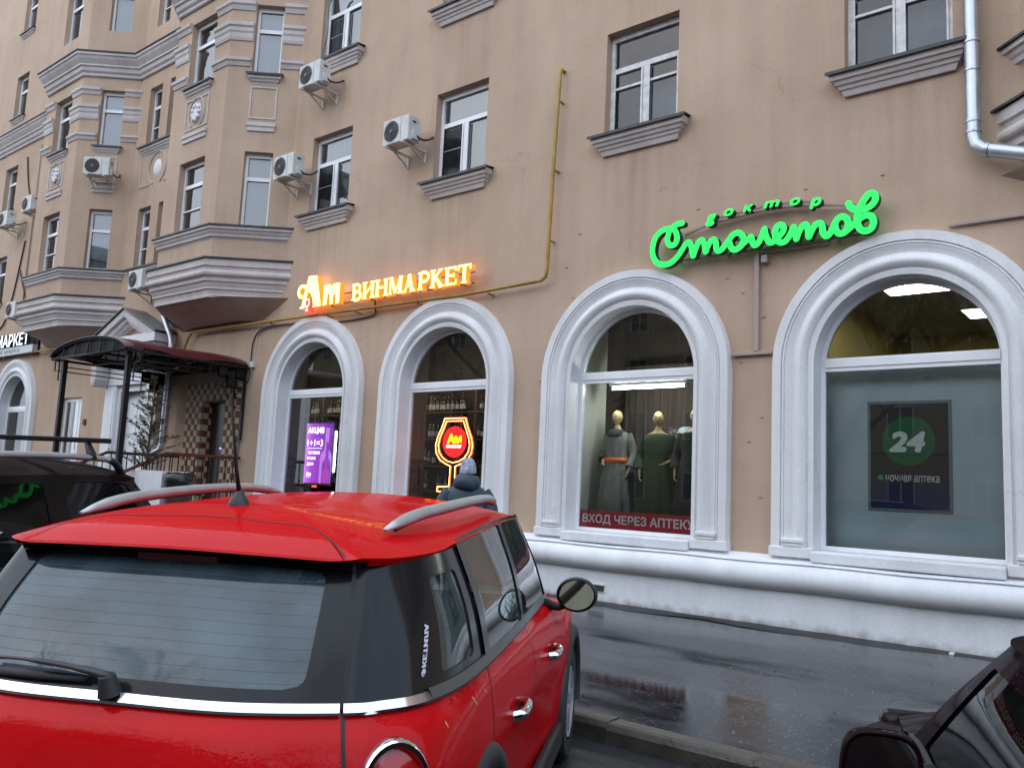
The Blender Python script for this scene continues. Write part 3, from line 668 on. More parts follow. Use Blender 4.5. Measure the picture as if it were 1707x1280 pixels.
# ---- green script sign
GREEN = [[(-5.172, 5.181), (-5.253, 5.176), (-5.31, 5.144), (-5.362, 5.091), (-5.387, 4.993), (-5.366, 4.926), (-5.318, 4.899), (-5.267, 4.914), (-5.241, 4.976), (-5.256, 5.054), (-5.296, 5.119), (-5.368, 5.135), (-5.463, 5.126), (-5.562, 5.051), (-5.606, 4.923), (-5.603, 4.809), (-5.547, 4.704), (-5.439, 4.648), (-5.328, 4.661), (-5.232, 4.732), (-5.168, 4.808), (-5.122, 4.877), (-5.074, 4.905), (-5.039, 4.87), (-5.016, 4.776), (-5.0, 4.712)], [(-5.0, 4.712), (-4.965, 4.809), (-4.925, 4.884), (-4.878, 4.903), (-4.849, 4.861), (-4.834, 4.79), (-4.822, 4.741)], [(-4.822, 4.741), (-4.788, 4.822), (-4.747, 4.875), (-4.706, 4.884), (-4.682, 4.836), (-4.676, 4.767), (-4.647, 4.728), (-4.597, 4.743), (-4.542, 4.805), (-4.493, 4.861), (-4.444, 4.912), (-4.379, 4.924), (-4.32, 4.878), (-4.304, 4.818), (-4.333, 4.755), (-4.411, 4.707), (-4.471, 4.746), (-4.497, 4.818)], [(-4.352, 4.734), (-4.294, 4.787), (-4.246, 4.814), (-4.207, 4.846), (-4.192, 4.782), (-4.158, 4.731), (-4.11, 4.755), (-4.063, 4.838), (-4.035, 4.917)], [(-4.035, 4.919), (-4.015, 4.826), (-3.963, 4.735), (-3.897, 4.751), (-3.842, 4.799), (-3.796, 4.857), (-3.795, 4.913), (-3.832, 4.939), (-3.878, 4.917), (-3.898, 4.845), (-3.884, 4.768), (-3.832, 4.716), (-3.768, 4.722), (-3.713, 4.788), (-3.677, 4.856), (-3.664, 4.88)], [(-3.664, 4.88), (-3.65, 4.806), (-3.631, 4.731)], [(-3.631, 4.731), (-3.605, 4.808), (-3.56, 4.874), (-3.52, 4.888), (-3.496, 4.845), (-3.487, 4.78), (-3.479, 4.733)], [(-3.479, 4.733), (-3.444, 4.81), (-3.4, 4.866), (-3.348, 4.878), (-3.322, 4.835), (-3.315, 4.771), (-3.291, 4.72), (-3.257, 4.712), (-3.218, 4.756), (-3.18, 4.83), (-3.141, 4.896), (-3.082, 4.914), (-3.032, 4.868), (-3.022, 4.804), (-3.049, 4.738), (-3.103, 4.711), (-3.154, 4.745), (-3.169, 4.806)], [(-3.074, 4.715), (-2.998, 4.769), (-2.94, 4.817), (-2.882, 4.862), (-2.817, 4.885), (-2.764, 4.862), (-2.738, 4.792), (-2.769, 4.719), (-2.834, 4.699), (-2.891, 4.739), (-2.918, 4.822), (-2.915, 4.919), (-2.882, 5.002), (-2.84, 5.074), (-2.787, 5.133), (-2.734, 5.123), (-2.717, 5.06), (-2.759, 4.996), (-2.833, 4.965), (-2.923, 4.963), (-2.985, 5.003), (-3.016, 5.057)]]
DOK = [('g', [(-4.832, 5.072), (-4.681, 5.228)]), ('о', [(-4.58, 5.168), (-4.446, 5.263)]), ('к', [(-4.316, 5.178), (-4.183, 5.268)]), ('m', [(-4.05, 5.181), (-3.843, 5.265)]), ('о', [(-3.715, 5.156), (-3.586, 5.248)]), ('р', [(-3.473, 5.071), (-3.332, 5.202)])]
m_green = glow('green_lightbox', (.0, 1.0, .07), .5, (.02, .6, .1)); m_navy = M('letter_return_dark', (.02, .035, .06), rough=.5)
m_signrail = M('sign_rail', (.30, .235, .20), rough=.6)
gs = empty('shop_sign', (-4.15, 9.8, 4.6), 0, 'green glowing cursive sign above the mannequin and poster windows', 'sign')
ff, fs = MB(), MB()
for i, st in enumerate(GREEN): ribbon(ff, fs, st, .076, 9.78-i*.0007, .10, .003)
ff.obj('script_lettering', m_green, gs, fix=False); fs.obj('letter_returns', m_navy, gs, fix=False)
for ch, ((x0, z0), (x1, z1)) in DOK:
    link('letter', text_mesh(ch, x0, x1, z0, z1, 9.775, m_green, .003, .055, .22), gs)
    k = link('letter_return', text_mesh(ch, x0, x1, z0, z1, 9.779, m_navy, .10, .055, .22), gs)
r = MB()
arc = [(-5.2, 5.04), (-5.03, 5.096), (-4.849, 5.142), (-4.648, 5.165), (-4.146, 5.203), (-3.83, 5.196), (-3.515, 5.161), (-3.163, 5.098), (-3.0, 5.06)]
for dz, c in ((0, arc), (.05, arc[2:7])):
    P = [(x, 9.915, z+dz) for x, z in c]; Q = [(x, 9.915, z+dz+.025) for x, z in c]; r.grid([P, Q]); r.grid([Q, [(a, 9.94, b) for a, b_, b in Q]]); r.grid([P, [(a, 9.94, b) for a, b_, b in P]])
r.box(-5.5, -2.9, 9.91, 9.935, 4.70, 4.725); r.box(-4.65, -2.95, 9.91, 9.935, 4.865, 4.89)
for x in (-5.3, -4.6, -3.9, -3.2): r.box(x, x+.02, 9.935, 9.999, 4.695, 4.73)
r.obj('mounting_rail', m_signrail, gs)

# ---- orange lettering
m_amber = glow('amber_face', (1.0, .62, .16), 1.5, (.9, .6, .2)); m_amberside = glow('amber_return', (1.0, .38, .03), .26, (.75, .36, .04))
m_redglow = glow('red_badge', (1, .03, .015), 1.1, (.7, .02, .02)); m_whiteglow = glow('white_glow', (1, .97, .94), 1.6, (.9, .9, .9))
osn = empty('shop_sign', (-11.1, 9.75, 4.7), 0, 'amber glowing letter sign above the wine shop windows', 'sign')
YF = 9.72; _lay = [0]; ff, fs = MB(), MB()
def flush():
    global ff, fs
    o = ff.obj('letter', m_amber, osn, fix=False); fs.obj('letter_return', m_amberside, o, fix=False); ff, fs = MB(), MB()
def poly(pts, y=None):
    _lay[0] += 1; yy = YF-_lay[0]*.0005
    n = len(pts); ff.add([(x, yy, z) for x, z in pts], [tuple(range(n))])
    a = [(x, yy+.003, z) for x, z in pts]; fs.grid([a, [(x, yy+.11, z) for x, _, z in a]], close_u=True)
def bar(p, q, w):
    p = Vector(p); q = Vector(q); d = (q-p).normalized(); n = Vector((-d.y, d.x))*w/2
    poly([tuple(p+n), tuple(q+n), tuple(q-n), tuple(p-n)])
poly([(-13.046, 5.417), (-12.796, 5.406), (-12.624, 4.805), (-12.887, 4.801), (-12.851, 4.837), (-12.887, 4.971), (-12.958, 5.10), (-12.958, 5.143), (-12.985, 5.256)])
poly([(-13.046, 5.417), (-12.985, 5.256), (-13.025, 5.161), (-13.12, 4.848), (-13.08, 4.805), (-13.253, 4.803), (-13.252, 4.831), (-13.202, 4.856), (-13.149, 5.087), (-13.084, 5.267)])
ribbon(ff, fs, [(-12.93, 5.10), (-13.066, 5.188), (-13.14, 5.225), (-13.23, 5.24), (-13.30, 5.205), (-13.322, 5.129), (-13.283, 5.055), (-13.215, 5.03)], .07, YF-.004, .11, .002, 5, True)
flush()
poly([(-12.56, 5.184), (-12.388, 5.185), (-12.44, 4.998), (-12.468, 4.803), (-12.57, 4.803), (-12.562, 4.834)])
poly([(-12.461, 5.183), (-12.372, 5.186), (-12.322, 5.103), (-12.281, 5.098), (-12.214, 5.005), (-12.275, 4.97), (-12.288, 4.801), (-12.369, 4.801), (-12.372, 4.97), (-12.436, 5.03)])
poly([(-12.29, 5.185), (-12.098, 5.185), (-12.096, 4.799), (-12.2, 4.801), (-12.204, 4.983), (-12.293, 4.993), (-12.321, 5.097)])
flush()
Z0, Z1 = 4.800, 5.105; H = Z1-Z0
def serif(x, z, w=.10, t=.028): poly([(x-w/2, z), (x+w/2, z), (x+w/2, z+t), (x-w/2, z+t)])
def stem(x, w=.07, a=0, b=1): poly([(x-w/2, Z0+H*a), (x+w/2, Z0+H*a), (x+w/2, Z0+H*b), (x-w/2, Z0+H*b)])
def foot(x, w=.12): serif(x, Z0, w)
def head(x, w=.12): serif(x, Z1-.028, w)
def full(x, w=.07): stem(x, w); foot(x); head(x)
def bowl(x, zc, rx, rz, w): ribbon(ff, fs, [(x, zc+rz), (x+rx*.55, zc+rz), (x+rx, zc+rz*.45), (x+rx, zc-rz*.45), (x+rx*.55, zc-rz), (x, zc-rz)], w, YF-_lay[0]*.0005-.001, .11, .0008, 4, False); _lay[0] += 2
x = -11.69; full(x); bowl(x+.02, Z0+H*.72, .13, H*.22, .05); bowl(x+.02, Z0+H*.26, .16, H*.24, .052); flush()  #В
x = -11.40; full(x); full(-11.19); bar((-11.40, Z0+.04), (-11.19, Z1-.04), .04); flush()  #И
x = -11.06; full(x); full(-10.84); bar((-11.06, Z0+H*.52), (-10.84, Z0+H*.52), .04); flush()  #Н
stem(-10.72, .04); foot(-10.72, .09); head(-10.71, .08); stem(-10.47, .075); foot(-10.47); head(-10.46, .09); bar((-10.71, Z1), (-10.585, Z0+.02), .065); bar((-10.585, Z0+.02), (-10.47, Z1), .04); flush()  #М
bar((-10.35, Z0), (-10.25, Z1-.01), .04); bar((-10.17, Z0), (-10.265, Z1), .075); bar((-10.34, Z0+H*.33), (-10.18, Z0+H*.33), .035); foot(-10.36, .10); foot(-10.16, .12); flush()  #А
full(-9.98); bowl(-9.96, Z0+H*.70, .16, H*.25, .052); flush()  #Р
full(-9.69); bar((-9.67, Z0+H*.5), (-9.52, Z1-.02), .045); bar((-9.63, Z0+H*.55), (-9.49, Z0), .07); foot(-9.49, .11); head(-9.52, .10); flush()  #К
full(-9.36); bar((-9.36, Z0+.017), (-9.16, Z0+.017), .034); bar((-9.36, Z1-.017), (-9.17, Z1-.017), .034); bar((-9.36, Z0+H*.52), (-9.21, Z0+H*.52), .034); bar((-9.165, Z0), (-9.165, Z0+.09), .03); bar((-9.175, Z1), (-9.175, Z1-.08), .03); bar((-9.21, Z0+H*.4), (-9.21, Z0+H*.64), .025); flush()  #Е
stem(-8.98); foot(-8.98); bar((-9.11, Z1-.018), (-8.85, Z1-.018), .036); bar((-9.11, Z1), (-9.11, Z1-.085), .03); bar((-8.85, Z1), (-8.85, Z1-.085), .03); flush()  #Т
gb = MB(); gb.prism([(-13.085, 4.975), (-12.915, 4.97), (-12.89, 4.86), (-12.925, 4.80), (-12.90, 4.712), (-13.08, 4.72), (-13.07, 4.80), (-13.105, 4.87)], YF-.03, YF+.08); gb.obj('badge', m_redglow, osn)
gl = MB(); W_ = [(-13.055, 4.955), (-13.065, 4.885), (-13.03, 4.83), (-12.995, 4.81), (-12.96, 4.83), (-12.935, 4.88), (-12.945, 4.945), (-13.055, 4.955)]
gd = MB(); ribbon(gl, gd, W_, .018, YF-.034, .003, .0005, 3, False); ribbon(gl, gd, [(-12.995, 4.81), (-12.998, 4.755)], .02, YF-.0345, .003, .0005, 1, False); ribbon(gl, gd, [(-13.03, 4.748), (-12.96, 4.742)], .02, YF-.035, .003, .0005, 1, False); gl.obj('badge_glass', m_whiteglow, osn, fix=False)
rr = MB(); rr.box(-12.9, -8.95, 9.90, 9.925, 5.02, 5.035); rr.box(-12.9, -8.95, 9.90, 9.925, 4.84, 4.855)
for q in (-12.6, -11.5, -10.4, -9.2): rr.box(q, q+.015, 9.925, 9.999, 4.84, 5.035)
rr.obj('mounting_rail', M('rail_brown', (.10, .06, .05), rough=.6), osn)

# ---- white sign far left
ws = empty('shop_sign', (-27.0, 9.85, 4.85), 0, 'white block letter sign over the far left arched window', 'sign')
link('lettering', text_mesh('МАРКЕТ', -28.28, -25.95, 5.04, 5.42, 9.76, glow('white_letters', (.9, 1, 1), .45, (.6, .6, .6)), .002, .02), ws); link('letter_returns', text_mesh('МАРКЕТ', -28.28, -25.95, 5.04, 5.42, 9.764, m_navy, .10, .02), ws)
b = MB().box(-29.2, -25.68, 9.79, 9.93, 4.80, 5.02); b.obj('strip_box', M('strip_white', (.55, .58, .60), rough=.5), ws)
link('strip_lettering', text_mesh('НОВАЯ МАРКА', -28.9, -26.55, 4.845, 4.975, 9.786, M('strip_grey', (.12, .12, .13), rough=.6), .002), ws)
b = MB().box(-29.2, -25.70, 9.93, 9.995, 4.78, 5.3); b.obj('back_frame', m_black, ws)

# ---- gas pipe, cables, conduits
gp = empty('gas_pipe', (-9, 9.9, 4.5), 0, 'yellow painted gas pipe running along the wall over the wine shop arches', 'pipe')
yp = 9.87
t = MB(); path = [(-7.37, 9.99, 8.03), (-7.36, 9.90, 8.02), (-7.36, yp, 7.95), (-7.42, yp, 6.4), (-7.46, yp, 4.86), (-7.48, yp, 4.76), (-7.56, yp, 4.71), (-9.1, yp, 4.66), (-13.0, yp, 4.685), (-17.25, yp, 4.70), (-17.36, yp, 4.68), (-17.45, yp, 4.60), (-17.60, yp, 4.36), (-17.72, yp, 4.30), (-20, yp, 4.35), (-22.3, yp, 4.5), (-22.5, yp, 4.62), (-24.4, yp, 4.80), (-30, yp, 4.82), (-36, yp, 4.84)]
t.tube(path, .029, 10); t.obj('pipe', m_gas, gp, smooth=True)
for x, z in ((-8.6, 4.66), (-10.2, 4.666), (-11.8, 4.675), (-12.6, 4.68), (-14.4, 4.69), (-15.9, 4.695), (-26, 4.81), (-28, 4.815)):
    k = MB(); k.box(x-.015, x+.015, yp, 10.005, z-.055, z-.03); k.box(x-.02, x+.02, yp-.034, yp+.034, z-.036, z-.029); k.obj('bracket', m_gas, gp)
for z in (5.3, 6.4, 7.5):
    k = MB(); k.box(-7.45+(z-5.3)*.03, -7.42+(z-5.3)*.03, yp, 10.005, z, z+.025); k.obj('bracket', m_gas, gp)
cb = MB(); cb.tube(crom([(-11.32, 9.9, 4.82), (-11.33, 9.93, 4.66), (-11.36, 9.96, 4.57), (-11.7, 9.97, 4.53), (-12.3, 9.97, 4.52), (-13.2, 9.96, 4.55), (-13.9, 9.96, 4.60), (-14.6, 9.96, 4.60), (-14.95, 9.96, 4.50), (-15.08, 9.96, 4.3), (-15.10, 9.96, 4.0), (-15.06, 9.93, 3.7), (-15.1, 9.93, 3.5), (-15.2, 9.9, 3.45)], 5), .016, 7)
tag(rebase(cb.obj('power_cable', m_darkcable, smooth=True)), 'black cable sagging below the yellow pipe down to the entrance canopy', 'cable')
cb = MB(); cb.tube([(-14.95, 9.985, 5.0), (-15.0, 9.985, 4.3), (-15.03, 9.985, 3.9)], .006, 5); cb.box(-15.09, -14.98, 9.93, 10.0, 3.80, 3.92)
tag(rebase(cb.obj('junction_box', m_acw)), 'small white junction box and thin wire beside the canopy roof', 'junction box')
m_cond = M('painted_conduit', (.40, .315, .285), rough=.6, var=.15, vscale=6)
cd = empty('cable_conduit', (-4.2, 9.95, 3.4), 0, 'pale square cable conduit forming a T between the two right arches', 'conduit')
k = MB(); k.box(-4.23, -4.17, 9.94, 10.005, 3.42, 4.70); k.obj('vertical_duct', m_cond, cd, bevel=.004)
k = MB(); k.box(-4.52, -3.99, 9.945, 10.005, 3.375, 3.418); k.obj('lower_duct', m_cond, cd, bevel=.004)
k = MB(); k.box(-4.165, -3.3, 9.95, 10.005, 4.665, 4.72); k.obj('upper_duct', m_cond, cd, bevel=.004)
k = MB(); k.box(-2.0, .4, 9.95, 10.005, 4.665, 4.70); k.obj('upper_duct', m_cond, cd, bevel=.004)
k = MB(); k.box(-4.13, -4.05, 9.90, 10.005, 4.53, 4.63); k.obj('junction_box', M('grey_box', (.33, .31, .30), rough=.5), cd, bevel=.008)
fx = MB()
for x, z in ((-4.14, 2.6), (-4.15, 1.62), (-6.98, 5.38), (-7.19, 4.9), (-7.05, 4.42), (-4.62, 4.42), (-4.4, 4.2), (-4.12, 3.86), (-4.42, 3.3), (-5.05, 5.42), (-3.6, 5.42), (-2.7, 5.42), (-11.1, 2.9), (-4.3, 2.3), (-7.6, 3.2)):
    fx.box(x-.018, x+.018, 9.986, 10.003, z-.007, z+.007)
tag(fx.obj('wall_plugs', M('plug_cream', (.42, .36, .20), rough=.7)), 'little cream fixing plugs left in the plaster between the arches', 'plugs', kind='stuff')
sb = MB(); sb.box(-7.52, -7.40, 9.93, 10.005, 1.70, 1.78); sb.box(-7.5, -7.42, 9.955, 10.003, 1.78, 1.98); tag(rebase(sb.obj('wall_bracket', m_signrail)), 'small tan bracket on the wall left of the mannequin window', 'bracket')

# ---- drainpipes
def drainpipe(path, r, label, bands):
    d = empty('drainpipe', (path[-1][0], path[-1][1], path[-1][2]), 0, label, 'drainpipe')
    t = MB(); t.tube(path, r, 14); t.obj('pipe', m_zinc, d, smooth=True)
    for p, q in bands:
        b = MB(); p = Vector(p); q = Vector(q); b.tube([p, q], r+.008, 14); b.obj('clamp', m_zinc, d, smooth=35)
    return d
xd = -1.72
dp = drainpipe([(xd, 9.86, 19), (xd, 9.86, 5.62), (xd+.03, 9.84, 5.50), (xd+.11, 9.82, 5.42), (xd+.9, 9.70, 5.10), (xd+2.0, 9.55, 4.75)], .075, 'shiny galvanised drainpipe bending right below the upper right window', [((xd, 9.86, z), (xd, 9.86, z+.025)) for z in (5.64, 5.76, 6.35, 6.68, 8.5)]+[((xd+.13, 9.815, 5.41), (xd+.16, 9.81, 5.40))])
dp2 = drainpipe([(-18.75, 9.85, 19), (-18.75, 9.85, 6.0), (-18.7, 9.85, 5.4), (-18.55, 9.83, 5.15), (-18.0, 9.75, 4.60), (-17.95, 9.75, 4.45), (-17.95, 9.75, 2.2), (-18.0, 9.72, 2.05), (-18.12, 9.6, 1.95)], .065, 'grey galvanised drainpipe left of the chequered entrance behind the canopy', [((-17.95, 9.75, z), (-17.95, 9.75, z+.03)) for z in (2.5, 3.0, 4.3)])

# ---- air conditioners
def make_ac(w=.64, h=.455, dpt=.27):
    e = empty('air_conditioner', (0, 0, 0), 0, 'x', 'air conditioner', 'air conditioners on the facade')
    b = MB().box(-w/2, w/2, -.42-dpt/2, -.42+dpt/2, 0, h); b.obj('casing', m_acw, e, bevel=.014, world=False)
    f = MB(); cx = -w*.16; r = h*.40; yf = -.42-dpt/2
    f.lathe([(r, -.004), (r*.2, -.012), (.001, -.012)], n=28, T=lambda x, y, z: (cx+x, yf+z+.001, h*.5+y)); f.obj('fan_opening', m_acd, e, world=False)
    f = MB()
    for q in (.25, .42, .58, .74, .90, 1.0): f.tube([(cx+r*q*math.cos(a*math.pi/14), yf-.014, h*.5+r*q*math.sin(a*math.pi/14)) for a in range(29)], .0028, 4, cap=False)
    for a in range(8): f.tube([(cx+r*.1*math.cos(a*math.pi/4), yf-.013, h*.5+r*.1*math.sin(a*math.pi/4)), (cx+r*math.cos(a*math.pi/4), yf-.013, h*.5+r*math.sin(a*math.pi/4))], .003, 4)
    f.lathe([(r*.2, -.012), (r*.17, -.02), (.001, -.021)], n=14, T=lambda x, y, z: (cx+x, yf+z, h*.5+y)); f.obj('fan_grille', M('ac_grille', (.13, .13, .135), rough=.5), e, world=False)
    p = MB().box(w/2-.19, w/2-.185, yf-.003, yf, .02, h-.02); p.obj('panel_joint', m_acd, e, world=False)
    p = MB().box(w/2, w/2+.045, -.42-.06, -.42+.12, .03, h*.42); p.obj('valve_cover', m_acw, e, bevel=.01, world=False)
    p = MB().box(w/2+.001, w/2+.006, -.46, -.38, h-.12, h-.085); p.obj('handle_recess', m_acd, e, world=False)
    for x in (-w*.33, w*.33):
        k = MB()
        k.box(x-.018, x+.018, -.60, 0, -.045, -.012); k.box(x-.016, x+.016, -.03, .002, -.24, -.045)
        k.add([(x-.014, -.02, -.22), (x+.014, -.02, -.22), (x+.014, -.34, -.045), (x-.014, -.34, -.045), (x-.014, -.05, -.22), (x+.014, -.05, -.22), (x+.014, -.38, -.045), (x-.014, -.38, -.045)], [(0, 1, 2, 3), (4, 5, 6, 7), (0, 3, 7, 4), (1, 2, 6, 5)])
        k.obj('wall_bracket', m_acw, e, world=False)
    c = MB(); c.tube(crom([(w/2+.02, -.40, .12), (w/2+.09, -.30, .05), (w/2+.10, -.15, .10), (w/2+.06, -.02, .2), (w/2+.04, .01, .22)], 4), .018, 6); c.obj('refrigerant_hose', m_darkcable, e, smooth=True, world=False)
    return e
ac0 = make_ac()
wallfit = [(-13.16, 9.20, 0, 'air conditioner with a large grey grille below the wavy conduit, by the third floor window'),
           (-10.56, 7.42, 0, 'air conditioner hung alone between the two white second floor windows'),
           (-13.78, 7.46, 0, 'air conditioner mounted between the bay and the left white second floor window')]
ang_b = math.atan2(1.0, 1.1)
AC = [(-13.16, WY, 9.20, 0, wallfit[0][3]), (-10.56, WY, 7.42, 0, wallfit[1][3]), (-13.78, WY, 7.46, 0, wallfit[2][3]),
      (-26.4, WY, 8.98, 0, 'air conditioner high on the wall left of the far bay'), (-26.65, WY, 5.83, 0, 'air conditioner above the white block letter sign'),
      (-19.35, WY, 5.84, 0, 'air conditioner below the stair window, half behind the near bay'), (-28.1, WY, 8.8, 0, 'air conditioner at the left edge under a dark window'),
      (-23.35+1.065+.80*math.cos(ang_b), WY-1+.80*math.sin(ang_b), 8.95, ang_b, 'air conditioner mounted on the slanted face of the far bay')]
for i, (x, y, z, a, lab) in enumerate(AC):
    o = ac0 if i == 0 else copy_tree(ac0)
    o.location = (x, y, z); o.rotation_euler = (0, 0, a); o['label'] = lab
cb = MB(); cb.tube(crom([(-13.2, 9.95, 11.45), (-13.32, 9.96, 11.35), (-13.42, 9.96, 11.0), (-13.38, 9.96, 10.6), (-13.5, 9.96, 10.2), (-13.54, 9.95, 9.85), (-13.52, 9.8, 9.70)], 6), .02, 7)
cb = rebase(cb.obj('wavy_hose', M('grey_hose', (.22, .23, .23), rough=.6), smooth=True)); tag(cb, 'grey wavy hose climbing from the top air conditioner', 'hose')
for pts, lab in (([(-28.2, 9.97, 11.2), (-27.9, 9.97, 10.3), (-27.5, 9.96, 9.6)], 'dark cable slanting down to the upper far left air conditioner'),
                 ([(-27.6, 9.97, 8.4), (-27.8, 9.97, 7.6), (-28.1, 9.97, 6.6), (-28.5, 9.97, 5.9), (-29, 9.97, 5.7)], 'black cable curving down the wall at the left edge'),
                 ([(-27.75, 9.97, 7.5), (-27.4, 9.97, 7.0), (-26.95, 9.97, 6.4), (-26.7, 9.9, 6.3)], 'short black cable running to the lower far left air conditioner')):
    k = MB(); k.tube(crom(pts, 6), .022, 6); tag(rebase(k.obj('wall_cable', m_darkcable, smooth=True)), lab, 'cable')
for x, z0, z1, lab in ((-25.75, 5.6, 7.9, 'thin dark conduit rising beside the far bay'), (-27.2, 6.5, 11.4, 'thin tan pipe on the far left wall')):
    k = MB(); k.tube([(x, 9.965, z0), (x, 9.965, z1)], .02, 6); tag(rebase(k.obj('wall_conduit', m_cond if 'tan' in lab else m_signrail, smooth=True)), lab, 'conduit')

# ---- doors on the left
dr = empty('shop_door', (-23.25, 10.1, .4), 0, 'white framed glass door behind the left canopy post', 'door')
f = MB(); a, b_, z1 = -23.83, -22.67, 3.43
f.box(a, a+.09, 10.08, 10.15, .4, z1); f.box(b_-.09, b_, 10.08, 10.15, .4, z1); f.box(a+.09, b_-.09, 10.08, 10.15, z1-.1, z1); f.box(-23.2, -23.02, 10.085, 10.15, .4, z1-.1); f.box(a+.09, b_-.09, 10.082, 10.15, .4, .75)
f.obj('frame', m_pvc, dr); p = MB(); p.box(-23.02, b_-.09, 10.10, 10.12, .75, z1-.1); p.obj('white_panel', m_pvc, dr); p = MB(); p.add([(a+.09, 10.11, .75), (-23.2, 10.11, .75), (-23.2, 10.11, 3.33), (a+.09, 10.11, 3.33)], [(0, 1, 2, 3)]); p.obj('pane', m_shopglass, dr, fix=False)
p = MB().box(a, b_, 10.3, 10.33, .4, z1); p.obj('inner_door', m_room, dr)
p = MB(); p.tube([(-22.90, 10.06, 2.05), (-22.90, 10.02, 2.05), (-22.90, 10.02, 2.25), (-22.90, 10.06, 2.25)], .012, 6); p.obj('handle', m_zinc, dr)
k = MB().box(-22.44, -22.30, 9.96, 10.003, 2.70, 2.84); tag(rebase(k.obj('intercom', m_acd, bevel=.006)), 'small black box on the wall right of the white glass door', 'intercom')
pt = empty('portal', (-19.75, 9.6, .12), 0, 'white pedimented doorway with panelled door behind the canopy posts', 'doorway')
f = MB()
for x0, x1 in ((-21.05, -20.5), (-19.05, -18.5)): f.box(x0, x1, 9.82, 10.0, .12, 3.62); f.box(x0+.06, x1-.06, 9.80, 9.82, .5, 3.5)
f.obj('pilaster', m_white, pt, bevel=.01)
f = MB(); f.box(-20.5, -20.42, 9.9, 10.1, .12, 3.47); f.box(-19.13, -19.05, 9.9, 10.1, .12, 3.47); f.box(-20.5, -19.05, 9.9, 10.1, 3.47, 3.62); f.obj('architrave', m_white, pt)
f = MB(); f.box(-21.1, -18.45, 9.80, 10.0, 3.62, 4.1); f.box(-21.18, -18.37, 9.72, 10.0, 4.1, 4.16); f.obj('frieze', m_white, pt, bevel=.008)
for s_ in (-1, 1):
    cn = MB(); x = -19.77+s_*1.22; cn.prism([(x-.14, 4.1), (x-.14, 3.75), (x-.05, 3.58), (x+.05, 3.58), (x+.14, 3.75), (x+.14, 4.1)], 9.45, 9.8); cn.obj('console', m_moulding, pt, bevel=.02)
hw, zA, zB = 1.55, 5.38, 4.72; cxp = -19.75
def gable(k, y0, y1, m, nm):
    g_ = MB(); o_ = [(cxp-hw*k, zB), (cxp, zB+(zA-zB)*k), (cxp+hw*k, zB)]; i_ = [(cxp-hw*k+.34, zB+.0), (cxp, zB+(zA-zB)*k-.17), (cxp+hw*k-.34, zB+.0)]
    g_.prism([o_[0], o_[1], i_[1], i_[0]], y0, y1); g_.prism([o_[1], o_[2], i_[2], i_[1]], y0, y1); return g_.obj(nm, m, pt)
gable(1.0, 9.46, 10, m_moulding, 'raking_cornice'); gable(.86, 9.54, 10, m_white, 'raking_cornice'); gable(.72, 9.62, 10, m_moulding, 'raking_cornice')
f = MB(); f.prism([(cxp-hw*.8, zB), (cxp, zB+.5), (cxp+hw*.8, zB)], 9.8, 10); f.obj('tympanum', m_plaster, pt)
f = MB(); f.box(cxp-hw, cxp+hw, 9.46, 10, 4.52, 4.72); f.box(cxp-hw+.1, cxp+hw-.1, 9.55, 10, 4.16, 4.52); f.obj('entablature', m_white, pt, bevel=.01)
f = MB()
for s_ in (-1, 1): f.add([(cxp, 9.42, zA+.03), (cxp, 10, zA+.03), (cxp+s_*(hw+.06), 10, zB+.02), (cxp+s_*(hw+.06), 9.42, zB+.02)], [(0, 1, 2, 3)]); f.add([(cxp, 9.42, zA+.05), (cxp, 10, zA+.05), (cxp+s_*(hw+.06), 10, zB+.04), (cxp+s_*(hw+.06), 9.42, zB+.04)], [(0, 1, 2, 3)]); f.add([(cxp, 9.42, zA+.03), (cxp, 9.42, zA+.05), (cxp+s_*(hw+.06), 9.42, zB+.04), (cxp+s_*(hw+.06), 9.42, zB+.02)], [(0, 1, 2, 3)])
f.obj('metal_roof', M('grey_tin', (.17, .175, .18), rough=.5, metal=.3, var=.3, vscale=5), pt)
for x0, x1 in ((-20.42, -19.80), (-19.76, -19.13)):
    d_ = MB(); d_.box(x0+.004, x1-.004, 10.12, 10.17, .4, 3.465); d_ = d_.obj('door_leaf', m_pvc, pt)
    for z0, z1 in ((.6, 1.3), (1.45, 2.3), (2.45, 3.3)):
        q = MB(); xa, xb = x0+.12, x1-.12; q.box(xa, xb, 10.095, 10.12, z0, z1); q.obj('door_panel', m_pvc, d_, bevel=.02)

# ---- entrance with chequered tiles, porch, railing
en = empty('entrance_portal', (-16.3, 9.9, .95), 0, 'entrance portal faced with brown and cream chequered tiles', 'doorway')
m_tr, m_tc = M('tile_brown', (.17, .035, .028), rough=.6, spec=.25, var=.3, vscale=20), M('tile_cream', (.46, .38, .24), rough=.6, spec=.25, var=.2, vscale=20)
t1, t2 = MB(), MB(); sz = .128
for i in range(16):
    for j in range(20):
        x = -17.36+i*sz; z = .97+j*sz
        if -16.72 < x+sz/2 < -15.88 and z+sz/2 < 3.14: continue
        (t1 if (i+j) % 2 else t2).box(x+.004, x+sz-.004, 9.915, 9.94, z+.004, z+sz-.004)
a_ = tag(t1.obj('brown_tiles', m_tr, en), kind='stuff'); a_ = tag(t2.obj('cream_tiles', m_tc, en), kind='stuff')
f = MB(); f.box(-17.37, -16.72, 9.94, 10.0, .95, 3.55); f.box(-15.88, -15.30, 9.94, 10.0, .95, 3.55); f.box(-16.72, -15.88, 9.94, 10.0, 3.13, 3.55); f.obj('mortar_bed', m_mortar, en)
t1, t2 = MB(), MB()
for s_, x in ((1, -16.70), ):
    for j in range(17):
        for k in range(3): (t1 if (j+k) % 2 else t2).box(x, x+.015, 9.945+k*sz+.003, 9.945+(k+1)*sz-.003, .97+j*sz+.003, .97+(j+1)*sz-.003)
